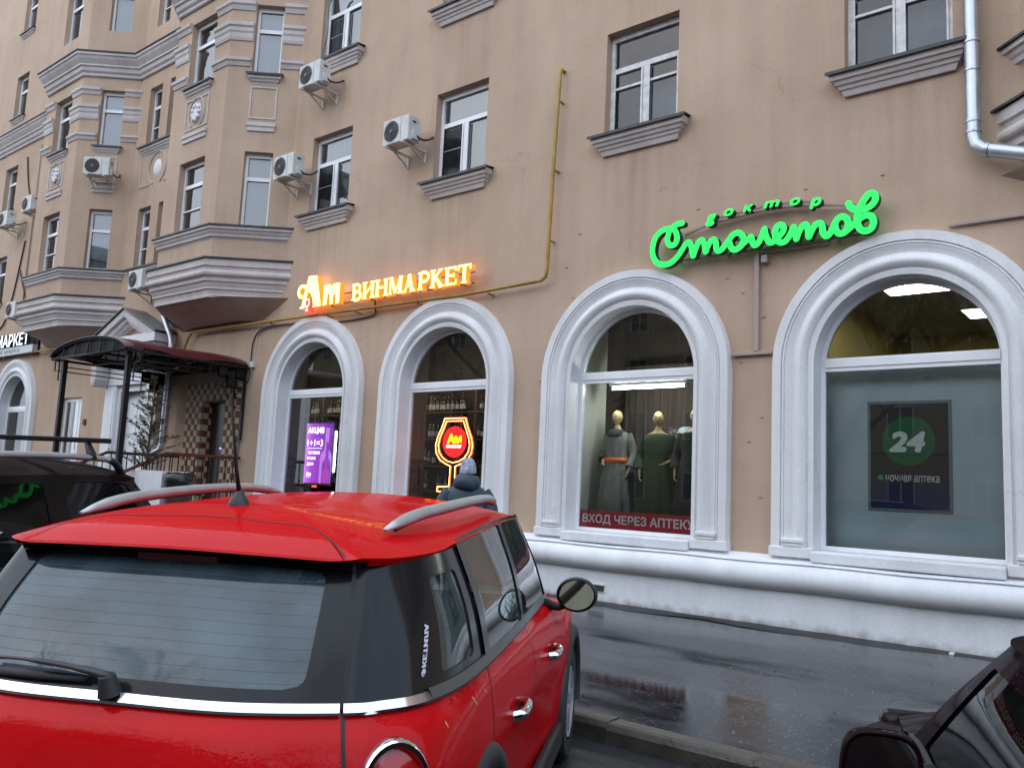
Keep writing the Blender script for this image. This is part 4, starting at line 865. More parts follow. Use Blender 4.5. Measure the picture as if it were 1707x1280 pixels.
tag(t1.obj('brown_tiles', m_tr, en), kind='stuff'); tag(t2.obj('cream_tiles', m_tc, en), kind='stuff')
d_ = MB(); d_.box(-16.69, -15.9, 10.14, 10.18, .95, 3.11); d_ = d_.obj('door', M('dark_door', (.028, .018, .014), rough=.35), en); k = MB().box(-16.0, -15.96, 10.09, 10.14, 1.85, 2.1); k.obj('door_handle', m_zinc, d_)
k = MB().lathe([(.02, 0), (.018, .008), (.001, .01)], n=10, T=lambda x, y, z: (-15.86+x, 9.91-z, 2.12+y)); k.obj('keypad_light', glow('blue_led', (.12, .1, 1), 4), en)
po = empty('porch', (-16.3, 8.8, .12), 0, 'concrete entrance porch with steps under the red canopy', 'porch')
k = MB(); k.box(-17.6, -15.1, 8.35, 9.91, .10, .94); k.obj('landing', m_kerb, po)
for i in range(5): k = MB(); k.box(-17.6, -15.1, 8.35-.3*(i+1), 8.35-.3*i, .10, .94-.165*(i+1)); k.obj('step', m_kerb, po)
m_railp = M('rail_maroon', (.085, .018, .016), rough=.4)
ra = empty('porch_railing', (-15.2, 8.5, .94), 0, 'maroon handrail with thin black balusters beside the chequered entrance', 'railing')
hp = [(-15.18, 9.95, 1.93), (-15.18, 8.35, 1.93), (-15.18, 7.3, 1.42), (-15.18, 7.0, 1.40)]
k = MB(); k.tube(hp, .032, 8); k.obj('handrail', m_railp, ra, smooth=30)
for i in range(16):
    y = 9.8-i*.17; zt = 1.91 if y > 8.35 else 1.91-(8.35-y)*.49; zb = .94 if y > 8.35 else max(.12, .94-(8.35-y)*.55)
    k = MB(); k.box(-15.19, -15.172, y-.009, y+.009, zb, zt); k.obj('baluster', m_black, ra)
hp = [(x-2.35, y, z) for x, y, z in hp]; ra2 = empty('porch_railing', (-17.53, 8.5, .94), 0, 'maroon handrail behind the conifer on the far side of the porch', 'railing')
k = MB(); k.tube(hp, .032, 8); k.obj('handrail', m_railp, ra2, smooth=30)
for i in range(16):
    y = 9.8-i*.17; zt = 1.91 if y > 8.35 else 1.91-(8.35-y)*.49; zb = .94 if y > 8.35 else max(.12, .94-(8.35-y)*.55)
    k = MB(); k.box(-17.54, -17.522, y-.009, y+.009, zb, zt); k.obj('baluster', m_black, ra2)

# ---- canopy
ca = empty('entrance_canopy', (-16.7, 8.7, .12), 0, 'arched dark red entrance canopy on black steel posts', 'canopy')
CX, HW, YA, YB, ZE, RISE = -16.76, 1.6, 7.40, 9.98, 3.84, .34
m_redroof = M('maroon_polycarbonate', (.085, .012, .017), rough=.3, var=.25, vscale=3)
def arc(x): q = (x-CX)/HW; return ZE+RISE*math.sqrt(max(0, 1-q*q*.985))-.07
n = 24; rows = []
for j in range(12):
    y = YA-.06+(YB-YA+.04)*j/11; bow = .035*math.sin(j/11*math.pi*3)
    rows.append([(CX-HW+2*HW*i/n, y, arc(CX-HW+2*HW*i/n)+bow*abs((i/n-.5)*2)**2+.02) for i in range(n+1)])
ro = MB(); ro.grid(rows); ro = ro.obj('roof_sheet', m_redroof, ca, smooth=True, fix=False); sm = ro.modifiers.new('thickness', 'SOLIDIFY'); sm.thickness = .012
for y in (YA, YA+.86, YA+1.72, YB-.05):
    k = MB(); P = [(CX-HW+2*HW*i/n, y, arc(CX-HW+2*HW*i/n)-.02) for i in range(n+1)]; k.tube(P, .022, 6); k.tube([(CX-HW, y, ZE-.05), (CX+HW, y, ZE-.05)], .025, 6)
    for i in (4, 8, 12, 16, 20): k.tube([P[i], (P[i][0], y, ZE-.05)], .014, 5)
    k.obj('arch_rib', m_black, ca, smooth=True)
tp = MB(); vs = [(CX-HW+2*HW*i/n, YA+.03, arc(CX-HW+2*HW*i/n)-.025) for i in range(n+1)]; tp.add(vs+[(CX+HW, YA+.03, ZE-.05), (CX-HW, YA+.03, ZE-.05)], [tuple(range(n+3))]); tp.obj('front_panel', M('smoked_panel', (.006, .005, .006), rough=.6, spec=.15), ca, fix=False)
k = MB()
for x in (CX-HW, CX-.5, CX+.5, CX+HW): k.box(x-.025, x+.025, YA, YB, ZE-.075, ZE-.03)
for zz in (ZE-.20, ZE-.30): k.box(CX+HW-.12, CX+HW-.10, YA+.15, YB, zz, zz+.022); k.box(CX-HW+.10, CX-HW+.12, YA+.15, YB, zz, zz+.022)
k.obj('longitudinal_bars', m_black, ca)
for x in (CX-HW+.25, CX+HW-.25):
    k = MB(); k.box(x-.045, x+.045, YA+.12, YA+.21, .11, ZE-.05); k.obj('post', m_black, ca)
# black squared lattice brackets by the wall and at the front posts
for x, sgn, yy, solid in ((CX+HW-.06, -1, YB, True), (CX-HW+.06, -1, YB, True)):
    k = MB(); q = .2
    k.box(x-.02, x+.02, yy-.06, yy-.02, 2.3, ZE-.05)
    for i, j, s_ in ((0, 0, 1), (1, 0, 0), (0, 1, 0), (1, 1, 1), (2, 0, 1), (0, 2, 0), (2, 1, 0), (1, 2, 0), (3, 0, 0), (0, 3, 0)):
        if i+j > 3: continue
        y1 = yy-.06-i*q; z1 = ZE-.08-j*q
        if s_: k.box(x-.012, x+.012, y1-q+.004, y1-.004, z1-q+.004, z1-.004)
        for a0, a1, b0, b1 in ((y1-q, y1, z1-.015, z1), (y1-q, y1, z1-q-.015, z1-q), (y1-q-.008, y1-q+.008, z1-q, z1), (y1-.008, y1+.008, z1-q, z1)): k.box(x-.0135, x+.0135, a0, a1, b0, b1)
    k.obj('lattice_bracket', m_black, ca)
for x, sg in ((CX-HW+.25, -1), (CX+HW-.25, 1)):
    k = MB(); q = .2; y = YA+.16
    for i, j in ((0, 0), (1, 0), (0, 1)):
        xa = x+sg*(.045+i*q); xb = xa+sg*q; x0, x1 = min(xa, xb), max(xa, xb); z1 = ZE-.06-j*q
        for b0, b1, c0, c1 in ((x0, x1, z1-.015, z1), (x0, x1, z1-q-.015, z1-q), (x0-.008, x0+.008, z1-q, z1), (x1-.008, x1+.008, z1-q, z1)): k.box(b0, b1, y-.012, y+.012, c0, c1)
    k.obj('lattice_bracket', m_black, ca)

# ---- planter with a thin conifer, bin
m_slat = M('planter_white', (.70, .70, .72), rough=.5, var=.1, vscale=8)
pl = empty('planter', (-14.87, 8.0, .12), 0, 'white slatted planter box holding the conifer by the porch', 'planter')
PX0, PX1, PY0, PY1, PZ0, PZ1 = -15.62, -14.16, 7.75, 8.25, .12, 1.60
for i in range(18):
    w_ = (PX1-PX0)/18
    k = MB(); k.box(PX0+i*w_+.003, PX0+(i+1)*w_-.003, PY0, PY0+.02, PZ0+.03, PZ1); k.obj('slat', m_slat, pl)
for i in range(6):
    w_ = (PY1-PY0)/6; k = MB(); k.box(PX1-.02, PX1, PY0+.022+i*w_+.003, PY0+(i+1)*w_-.003, PZ0+.03, PZ1-.002); k.obj('slat', m_slat, pl)
k = MB(); k.box(PX0+.01, PX1-.022, PY0+.022, PY1, PZ0, PZ1-.06); k.obj('soil_box', M('soil', (.03, .022, .016), rough=.95), pl)
tr = empty('conifer', (-15.22, 8.0, 1.45), 0, 'thin straggly brown green conifer in the white planter', 'tree')
tk, cr = MB(), MB(); tk.tube([(-15.22, 8.0, 1.48), (-15.20, 8.0, 2.2), (-15.17, 8.0, 2.9), (-15.19, 8.0, 3.28)], [.03, .022, .012, .004], 6)
rnd = random.Random(5)
for i in range(95):
    z = 1.60+1.68*(rnd.random()**1.35); ln = (.72*(1-(z-1.5)/1.95)**.7*(.6+.4*abs(math.sin(i*12.9)))+.06)*rnd.uniform(.55, 1.15); a = rnd.uniform(0, 6.283); up = rnd.uniform(.15, .75)
    p0 = Vector((-15.20, 8.0, z)); d = Vector((math.cos(a), math.sin(a)*.8, up)).normalized(); pts = [p0+d*ln*k/4+Vector((0, 0, .05*math.sin(k))) for k in range(5)]
    tk.tube(pts, [.006, .005, .004, .003, .002], 4)
    for k in range(int(26*ln/.6)+5):
        q = p0+d*ln*rnd.uniform(.25, 1.08); s_ = rnd.uniform(.014, .034); v1 = Vector((rnd.uniform(-1, 1), rnd.uniform(-1, 1), rnd.uniform(-.2, 1))).normalized()*s_*1.8; v2 = Vector((rnd.uniform(-1, 1), rnd.uniform(-1, 1), rnd.uniform(-1, 1))).normalized()*s_*.6
        cr.add([q-v1*.3, q+v2, q+v1, q-v2], [(0, 1, 2, 3)])
tk.obj('trunk', M('bark', (.07, .045, .03), rough=.9), tr); cr.obj('crown', M('conifer_foliage', (.055, .058, .022), rough=.8, var=.65, vscale=14, col2=(.085, .045, .018)), tr, fix=False)
bn = empty('rubbish_bin', (-13.85, 7.9, .12), 0, 'dark bin lined with a black bag next to the white planter', 'bin')
k = MB(); k.lathe([(.001, 0), (.2, 0), (.23, 1.28), (.001, 1.28)], (-13.85, 7.9, .12), 14); k.obj('drum', M('bin_maroon', (.05, .012, .012), rough=.5), bn, smooth=40)
k = MB(); rows = []
for z_, r_ in ((1.22, .238), (1.30, .26), (1.42, .262), (1.46, .20), (1.41, .12)): rows.append([(-13.85+(r_+.016*math.sin(a*2.7+z_*20))*math.cos(a*math.pi/12), 7.9+(r_+.016*math.cos(a*3.1+z_*9))*math.sin(a*math.pi/12), .12+z_+.012*math.sin(a*1.9)) for a in range(24)])
k.grid(rows, close_u=True); k.obj('bag', M('bin_bag', (.012, .012, .013), rough=.25), bn, smooth=True)
# ------------------------------------------------------------------ inside the shop windows
# shelves and bottles of the wine shop
m_shelf = M('shelf_wood', (.13, .055, .025), rough=.5, var=.3, vscale=6, stretch=(.4, 3, 3))
sh = empty('display_shelf', (-13, 12.3, .6), 0, 'dark wooden wine rack along the back of the wine shop', 'shelf')
SZ = [1.46, 1.96, 2.49, 3.02]
for z in SZ: k = MB(); k.box(-17.6, -8.4, 12.05, 12.45, z-.035, z); k.obj('shelf_board', m_shelf, sh)
for x in (-17.6, -15.3, -13.0, -10.7, -8.42): k = MB(); k.box(x-.02, x+.02, 12.06, 12.45, .6, 3.6); k.obj('upright', m_shelf, sh)
k = MB(); k.box(-17.6, -8.4, 12.45, 12.48, .6, 3.6); k.obj('back_panel', M('shelf_back', (.035, .018, .012), rough=.7), sh)
bprof = [(.001, 0), (.036, 0), (.038, .01), (.038, .19), (.034, .215), (.016, .245), (.0145, .30), (.001, .30)]
def bottle_kind(col, lab, cap):
    b = MB().lathe(bprof, n=10).mesh('bottle', M('bottle_glass', col, rough=.08, spec=.8), 40)
    l = MB().lathe([(.0385, .05), (.0385, .15)], n=10).mesh('label', M('bottle_label', lab, rough=.7), True, fix=False)
    c = MB().lathe([(.0155, .245), (.0155, .303), (.001, .304)], n=8).mesh('capsule', M('bottle_capsule', cap, rough=.4), 40)
    return b, l, c
kinds = [bottle_kind((.012, .018, .010), (.62, .60, .56), (.16, .02, .02)), bottle_kind((.03, .035, .012), (.55, .53, .48), (.30, .26, .08)), bottle_kind((.03, .012, .008), (.66, .66, .68), (.03, .03, .03)), bottle_kind((.10, .12, .06), (.60, .58, .50), (.4, .4, .42))]
rb = random.Random(3); names = ['lowest', 'second', 'third', 'top']
for zi, z in enumerate(SZ):
    for x0, x1, w_ in ((-12.35, -10.35, 'behind the glowing wine glass'), (-15.9, -14.45, 'behind the purple poster')):
        x = x0
        while x < x1:
            x += rb.uniform(.085, .13)
            if rb.random() < .18: x += rb.uniform(.05, .25)
            if x > x1: break
            kd = rb.choice(kinds)
            o = link('wine_bottle', kd[0]); o.location = (x, 12.16+rb.uniform(-.02, .03), z+.001); s_ = rb.uniform(.92, 1.1); o.scale = (1, 1, s_)
            tag(o, 'wine bottle standing on the %s shelf %s' % (names[zi], w_), 'bottle', 'bottles on the %s shelf %s' % (names[zi], w_))
            WL.pop(o.name, None); link('label', kd[1], o, False); link('capsule', kd[2], o, False)

for x0, x1, nm in ((-16.6, -14.2, 'added tube light hidden behind the left arch transom'), (-12.6, -9.6, 'added tube light hidden behind the second arch transom')):  # added lamps, out of the camera's sight, to brighten the bottles
    e = empty('added_tube_lamp', ((x0+x1)/2, 11.6, 3.45), 0, nm, 'lamp'); k = MB(); k.tube([(x0, 11.6, 3.46), (x1, 11.6, 3.46)], .02, 8); k.obj('tube', glow('added_shop_light', (1, .9, .75), 5), e, smooth=True); k = MB(); k.box(x0, x1, 11.57, 11.63, 3.485, 3.52); k.obj('housing', m_acw, e)
# glowing wine glass
wg = empty('wine_glass_sign', (-9.62, 10.36, 1.4), 0, 'glowing orange LED wine glass outline with red disc in the shop window', 'sign')
def gxy(cx, cy): return (-9.62+(cx-630)*.00163, 2.70-(cy-155)*.00118)
half = [(485, 155), (450, 280), (395, 430), (372, 540), (385, 650), (440, 745), (520, 800), (597, 835), (592, 1120), (430, 1132), (425, 1195), (630, 1200)]
outl = [gxy(*p) for p in half]+[gxy(1260-a, b) for a, b in half[::-1]]
half2 = [(512, 195), (482, 290), (432, 430), (412, 540), (430, 640), (480, 715), (550, 765), (630, 785)]
inl = [gxy(*p) for p in half2]+[gxy(1260-a, b) for a, b in half2[::-1]]
m_led = glow('orange_led_tube', (1, .13, .005), 1.3, (.6, .1, .02)); m_dot = glow('led_dots', (1, .60, .25), 5, (1, .8, .5))
def dense(p, closed):
    q = [Vector((a, 10.36, b)) for a, b in p]; q = q+[q[0]] if closed else q; o = []
    for a, b in zip(q, q[1:]):
        n = max(1, int((b-a).length/.0165)); o += [a.lerp(b, i/n) for i in range(n)]
    return o
t = MB(); t.tube([(a, 10.36, b) for a, b in outl], .014, 6); t.tube([(a, 10.36, b) for a, b in inl+inl[:1]], .012, 6); t.tube([(outl[0][0], 10.36, outl[0][1]), (outl[-1][0], 10.36, outl[-1][1])], .014, 6)
t.obj('tube', m_led, wg, smooth=True)
bk = MB(); bk.prism([gxy(*p) for p in half[:8]]+[gxy(1260-a, b) for a, b in half[:8][::-1]], 10.385, 10.392); bk.obj('bowl_panel', glass('smoked_acrylic', (.5, .25, .22), ior=1.2), wg)
d = MB()
for p in dense(outl, True)+dense(inl, True): d.lathe([(.0048, 0), (.0036, .004), (.0005, .005)], n=6, T=lambda x, y, z: (p.x+x, p.y-.0155-z, p.z+y))
tag(d.obj('led_dots', m_dot, wg, fix=False), kind='stuff')
dc = MB(); c0 = gxy(630, 490); dc.lathe([(.262, .02), (.262, .002), (.255, 0), (.0005, 0)], n=36, T=lambda x, y, z: (c0[0]+x, 10.352+z, c0[1]+y)); dc.obj('disc', glow('red_disc', (1, .015, .02), .55, (.65, .015, .02)), wg)
m_yel = glow('yellow_lettering', (1, .85, .0), 1.0, (.9, .75, .02))
link('lettering', text_mesh('Ам', c0[0]-.155, c0[0]+.17, c0[1]-.03, c0[1]+.135, 10.349, m_yel, .002, .05), wg); link('lettering', text_mesh('ВИНМАРКЕТ', c0[0]-.17, c0[0]+.17, c0[1]-.10, c0[1]-.055, 10.349, m_whiteglow, .002, .03), wg)
k = MB()
for x in (c0[0]-.12, c0[0]+.14): k.tube([(x, 10.36, 2.70), (x, 10.36, 3.13)], .003, 4)
k.obj('hanging_wire', m_acw, wg)

# purple offer poster
pu = empty('lightbox_poster', (-13.16, 10.36, 1.45), 0, 'purple illuminated offer poster with a bottle outline in the left arch', 'poster')
m_pur = bpy.data.materials.new('purple_print'); m_pur.use_nodes = True; t_ = m_pur.node_tree; b_ = t_.nodes['Principled BSDF']
tc = t_.nodes.new('ShaderNodeTexCoord'); sp = t_.nodes.new('ShaderNodeSeparateXYZ'); rp = t_.nodes.new('ShaderNodeValToRGB'); t_.links.new(tc.outputs['Generated'], sp.inputs[0]); t_.links.new(sp.outputs['X'], rp.inputs[0])
e = rp.color_ramp.elements; e[0].color = (.36, .10, .48, 1); e[1].color = (.10, .015, .20, 1); e[1].position = .8; e2 = rp.color_ramp.elements.new(.25); e2.color = (.20, .035, .34, 1)
t_.links.new(rp.outputs[0], b_.inputs['Base Color']); t_.links.new(rp.outputs[0], b_.inputs['Emission Color']); b_.inputs['Emission Strength'].default_value = .9; b_.inputs['Roughness'].default_value = .3
k = MB(); k.box(-13.58, -12.76, 10.352, 10.38, 1.50, 2.655); k.obj('print', m_pur, pu)
k = MB(); k.box(-13.61, -13.58, 10.345, 10.39, 1.465, 2.69); k.box(-12.76, -12.73, 10.345, 10.39, 1.465, 2.69); k.box(-13.58, -12.76, 10.345, 10.39, 2.655, 2.69); k.box(-13.58, -12.76, 10.345, 10.39, 1.465, 1.50); k.obj('frame', M('poster_frame', (.10, .10, .13), rough=.4), pu)
k = MB(); k.box(-12.71, -12.69, 10.36, 10.38, 1.72, 2.50); k.obj('light_edge', glow('white_led_edge', (.8, .85, 1), 6), pu)
k = MB(); k.box(-13.30, -13.20, 10.35, 10.38, 1.42, 1.455); k.obj('power_led', glow('red_led', (1, .03, .02), 3), pu)
m_wp = glow('poster_white', (1, .96, 1), .75, (.8, .8, .8)); yt = 10.349
for body, x0, x1, z0, z1, bo in (('АКЦИЯ', -13.53, -13.05, 2.44, 2.58, .02), ('1+1=3', -13.53, -13.06, 2.21, 2.34, .01), ('ТРИ ТОВАРА', -13.50, -13.13, 2.055, 2.115, .02), ('ПО ЦЕНЕ', -13.51, -13.25, 1.945, 2.005, .02), ('ДВУХ!', -13.51, -13.31, 1.83, 1.895, .02), ('Ам', -13.51, -13.36, 1.635, 1.715, .03), ('ВИНМАРКЕТ', -13.51, -13.35, 1.605, 1.622, 0)):
    link('lettering', text_mesh(body, x0, x1, z0, z1, yt, m_wp, .002, bo), pu)
k = MB(); k.box(-13.52, -13.08, yt, yt+.002, 2.165, 2.175); k.obj('rule', m_wp, pu)
def bottle_out(cx, z0, h, w):
    pr = [(w/2, 0), (w/2, .45), (w*.42, .52), (w*.2, .60), (w*.16, .68), (w*.16, 1)]
    return [(cx+a, z0+b*h) for a, b in pr]+[(cx-a, z0+b*h) for a, b in pr[::-1]]
for i, (cx, h, w, col) in enumerate(((-12.935, 1.06, .36, (.30, .12, .42)), (-12.91, .78, .26, (.13, .03, .26)), (-12.92, .46, .18, (.24, .03, .26)))):
    k = MB(); pts = bottle_out(cx, 1.505, h, w); k.add([(a, 10.3505-i*.0006, b) for a, b in pts], [tuple(range(len(pts)))]); k.obj('bottle_shape', glow('bottle_shape_%d' % i, col, .8), pu)
k = MB(); k.tube(crom([(-13.38, 10.37, 2.69), (-13.37, 10.37, 2.85), (-13.33, 10.38, 3.0), (-13.34, 10.38, 3.14)], 4), .005, 5); k.obj('hanging_wire', m_acw, pu)

# fluorescent tube, banner
fl = empty('fluorescent_lamp', (-6.1, 10.6, 3.08), 0, 'bright fluorescent tube lighting the mannequins', 'lamp')
k = MB(); k.tube([(-6.70, 10.62, 3.125), (-5.52, 10.62, 3.125)], .019, 8); k.obj('tube', glow('fluorescent', (1, 1, .97), 30), fl, smooth=True)
k = MB(); k.box(-6.75, -5.47, 10.59, 10.65, 3.155, 3.20); k.box(-6.73, -6.70, 10.60, 10.64, 3.10, 3.155); k.box(-5.52, -5.49, 10.60, 10.64, 3.10, 3.155); k.obj('housing', m_acw, fl)
bn_ = empty('window_banner', (-6.0, 10.215, 1.07), 0, 'red banner with white capitals along the foot of the mannequin window', 'banner')
k = MB(); k.box(-6.93, -5.03, 10.212, 10.218, 1.085, 1.325); k.obj('strip', M('banner_red', (.55, .010, .03), rough=.5), bn_)
link('lettering', text_mesh('ВХОД ЧЕРЕЗ АПТЕКУ', -6.89, -5.125, 1.125, 1.275, 10.2105, M('banner_white', (.85, .86, .88), rough=.6), .002, .022), bn_)
# pharmacy poster and ceiling panels
po_ = empty('pharmacy_poster', (-2.55, 10.42, 1.5), 0, 'dark poster with a white 24 on a green circle', 'poster')
k = MB(); k.box(-3.005, -2.10, 10.425, 10.432, 1.525, 2.80); k.obj('acrylic_sheet', M('acrylic', (.24, .30, .32), rough=.12), po_)
k = MB(); k.box(-2.97, -2.135, 10.412, 10.424, 1.56, 2.765)
m_post = bpy.data.materials.new('poster_night'); m_post.use_nodes = True; t_ = m_post.node_tree; b_ = t_.nodes['Principled BSDF']
tc = t_.nodes.new('ShaderNodeTexCoord'); sp = t_.nodes.new('ShaderNodeSeparateXYZ'); rp = t_.nodes.new('ShaderNodeValToRGB'); t_.links.new(tc.outputs['Generated'], sp.inputs[0]); t_.links.new(sp.outputs['Z'], rp.inputs[0])
e = rp.color_ramp.elements; e[0].color = (.018, .02, .13, 1); e[1].color = (.022, .018, .020, 1); e[1].position = .36; t_.links.new(rp.outputs[0], b_.inputs['Base Color']); b_.inputs['Roughness'].default_value = .35
k.obj('print', m_post, po_)
k = MB(); k.lathe([(.285, 0), (.0005, 0)], n=40, T=lambda x, y, z: (-2.553+x, 10.4095, 2.335+y)); k.obj('green_disc', M('disc_green', (.012, .15, .05), rough=.35), po_)
m_pw = M('poster_white_ink', (.85, .90, .88), rough=.5)
link('numerals', text_mesh('24', -2.765, -2.37, 2.205, 2.445, 10.4075, m_pw, .002, .045, .18), po_); link('lettering', text_mesh('ночная аптека', -2.80, -2.23, 1.865, 1.94, 10.410, m_pw, .002, .0), po_)
k = MB(); k.lathe([(.03, 0), (.0005, 0)], n=14, T=lambda x, y, z: (-2.86+x, 10.4095, 1.91+y)); k.obj('small_disc', M('disc_green_2', (.05, .40, .18), rough=.4), po_)
for i, (x0, x1, y0, y1) in enumerate(((-3.45, -2.62, 12.55, 13.2), (-2.78, -2.15, 14.7, 15.4), (-1.3, -.6, 12.55, 13.2))):
    e = empty('ceiling_light_panel', ((x0+x1)/2, (y0+y1)/2, 4.70), 0, ('square ceiling light panel seen through the top of the right arch', 'small far ceiling light panel at the right of the right arch', 'ceiling light panel hidden behind the right jamb of the right arch')[i], 'lamp')
    k = MB(); k.box(x0, x1, y0, y1, 4.715, 4.72); k.obj('diffuser', glow('panel_light', (1, .97, .88), 7), e); k = MB(); k.box(x0-.03, x1+.03, y0-.03, y1+.03, 4.722, 4.745); k.obj('frame', m_acw, e)

# ---- figures
def head_mesh(mb, c, h=.235, yaw=0.0, tilt=0.0):
    """head centred at c; local -Y is the face"""
    n, m = 28, 20; rows = []
    for i in range(m+1):
        ph = -math.pi/2+math.pi*i/m; row = []
        for j in range(n):
            th = 2*math.pi*j/n; x = math.cos(ph)*math.sin(th); y = -math.cos(ph)*math.cos(th); z = math.sin(ph)
            fr = max(0, -y)
            k = 1.0
            X = x*.33*h; Y = y*.41*h; Z = z*.5*h
            if z < -.1:
                tq = min(1, (-.1-z)/.9); X *= 1-.42*tq; Y = Y*(1-.30*tq)-.05*h*tq
            if y > 0: Y *= 1.08
            g = lambda a, b, sx, sz: math.exp(-((x-a)/sx)**2-((z-b)/sz)**2)*(1 if y < 0 else 0)
            Y -= h*(.085*g(0, -.17, .13, .12)+.04*g(0, 0, .10, .2)+.028*g(0, -.50, .22, .07)+.03*g(0, -.78, .25, .12)+.02*g(0, .22, .6, .1))
            Y += h*.035*(g(-.36, .02, .2, .12)+g(.36, .02, .2, .12))
            row.append((X, Y, Z))
        rows.append(row)
    cy, sy = math.cos(yaw), math.sin(yaw)
    def tr(p):
        x, y, z = p; y, z = y*math.cos(tilt)-z*math.sin(tilt), y*math.sin(tilt)+z*math.cos(tilt)
        return (c[0]+x*cy-y*sy, c[1]+x*sy+y*cy, c[2]+z)
    mb.grid([[tr(p) for p in r] for r in rows], close_u=True)
    for s_ in (-1, 1):
        mb.grid([[tr((s_*(.325+.03*q)*h, (.02+.09*math.cos(a*math.pi/5)*(1-.3*q))*h, (-.02+.13*math.sin(a*math.pi/5)*(1-.3*q))*h)) for a in range(10)] for q in (0, .8, 1.1, .4)], close_u=True)
    return mb
def skin_body(joints, edges, root=0, sub=2):
    me = bpy.data.meshes.new('skin'); me.from_pydata([j[0] for j in joints], edges, []); ob = bpy.data.objects.new('skin', me); COL.objects.link(ob)
    md = ob.modifiers.new('s', 'SKIN'); md.use_smooth_shade = True; sk = me.skin_vertices[0].data
    for i, j in enumerate(joints):
        r = j[1]; sk[i].radius = (r, r) if not isinstance(r, tuple) else r; sk[i].use_root = (i == root)
    ob.modifiers.new('u', 'SUBSURF').levels = sub
    bpy.context.view_layer.update(); r = bpy.data.meshes.new_from_object(ob.evaluated_get(bpy.context.evaluated_depsgraph_get()))
    bpy.data.objects.remove(ob); bpy.data.meshes.remove(me); return r
def hand(joints, edges, wrist, d, side, inward, s=1.0):
    """palm and five fingers continuing along d from joint index wrist; side: thumb direction, inward: curl direction"""
    w = Vector(joints[wrist][0]); d = Vector(d).normalized(); side = Vector(side).normalized(); inward = Vector(inward).normalized()
    p = len(joints); joints.append((tuple(w+d*.045*s), .017*s)); edges.append((wrist, p))
    for k, (o, l) in enumerate(((.028, .072), (.010, .08), (-.010, .074), (-.028, .058))):
        a = len(joints); b0 = w+d*.085*s+side*o*s
        joints.append((tuple(b0), .0085*s)); joints.append((tuple(b0+d*l*.55*s+inward*l*.15*s), .008*s)); joints.append((tuple(b0+d*l*.9*s+inward*l*.55*s), .0065*s))
        edges += [(p, a), (a, a+1), (a+1, a+2)]
    a = len(joints); joints.append((tuple(w+d*.04*s+side*.034*s+inward*.01*s), .0095*s)); joints.append((tuple(w+d*.072*s+side*.052*s+inward*.025*s), .0085*s)); edges += [(p, a), (a, a+1)]
def join_mesh(name, me, mb, m):
    bm = bmesh.new(); bm.from_mesh(me)
    if mb: t = mb.mesh('t', None); bm.from_mesh(t); bpy.data.meshes.remove(t)
    bm.to_mesh(me); bm.free(); me.name = name; me.materials.clear(); me.materials.append(m); me.polygons.foreach_set('use_smooth', [True]*len(me.polygons)); me.update(); return me
m_mannequin = M('mannequin_skin', (.66, .50, .24), rough=.35, var=.08, vscale=5)
def loft_dress(mb, c, secs, fold=.0, nf=9, n=40, yaw=0, ph=0):
    rows = []
    for z, rx, ry, f, ox, oy in secs:
        row = []
        for k in range(n):
            a = 2*math.pi*k/n; q = 1+f*math.sin(a*nf+ph+z*2)+f*.5*math.sin(a*(nf*2-3)+z*5)
            x, y = rx*math.cos(a)*q+ox, ry*math.sin(a)*q+oy
            row.append((c[0]+x*math.cos(yaw)-y*math.sin(yaw), c[1]+x*math.sin(yaw)+y*math.cos(yaw), c[2]+z))
        rows.append(row)
    mb.grid(rows, close_u=True); return mb
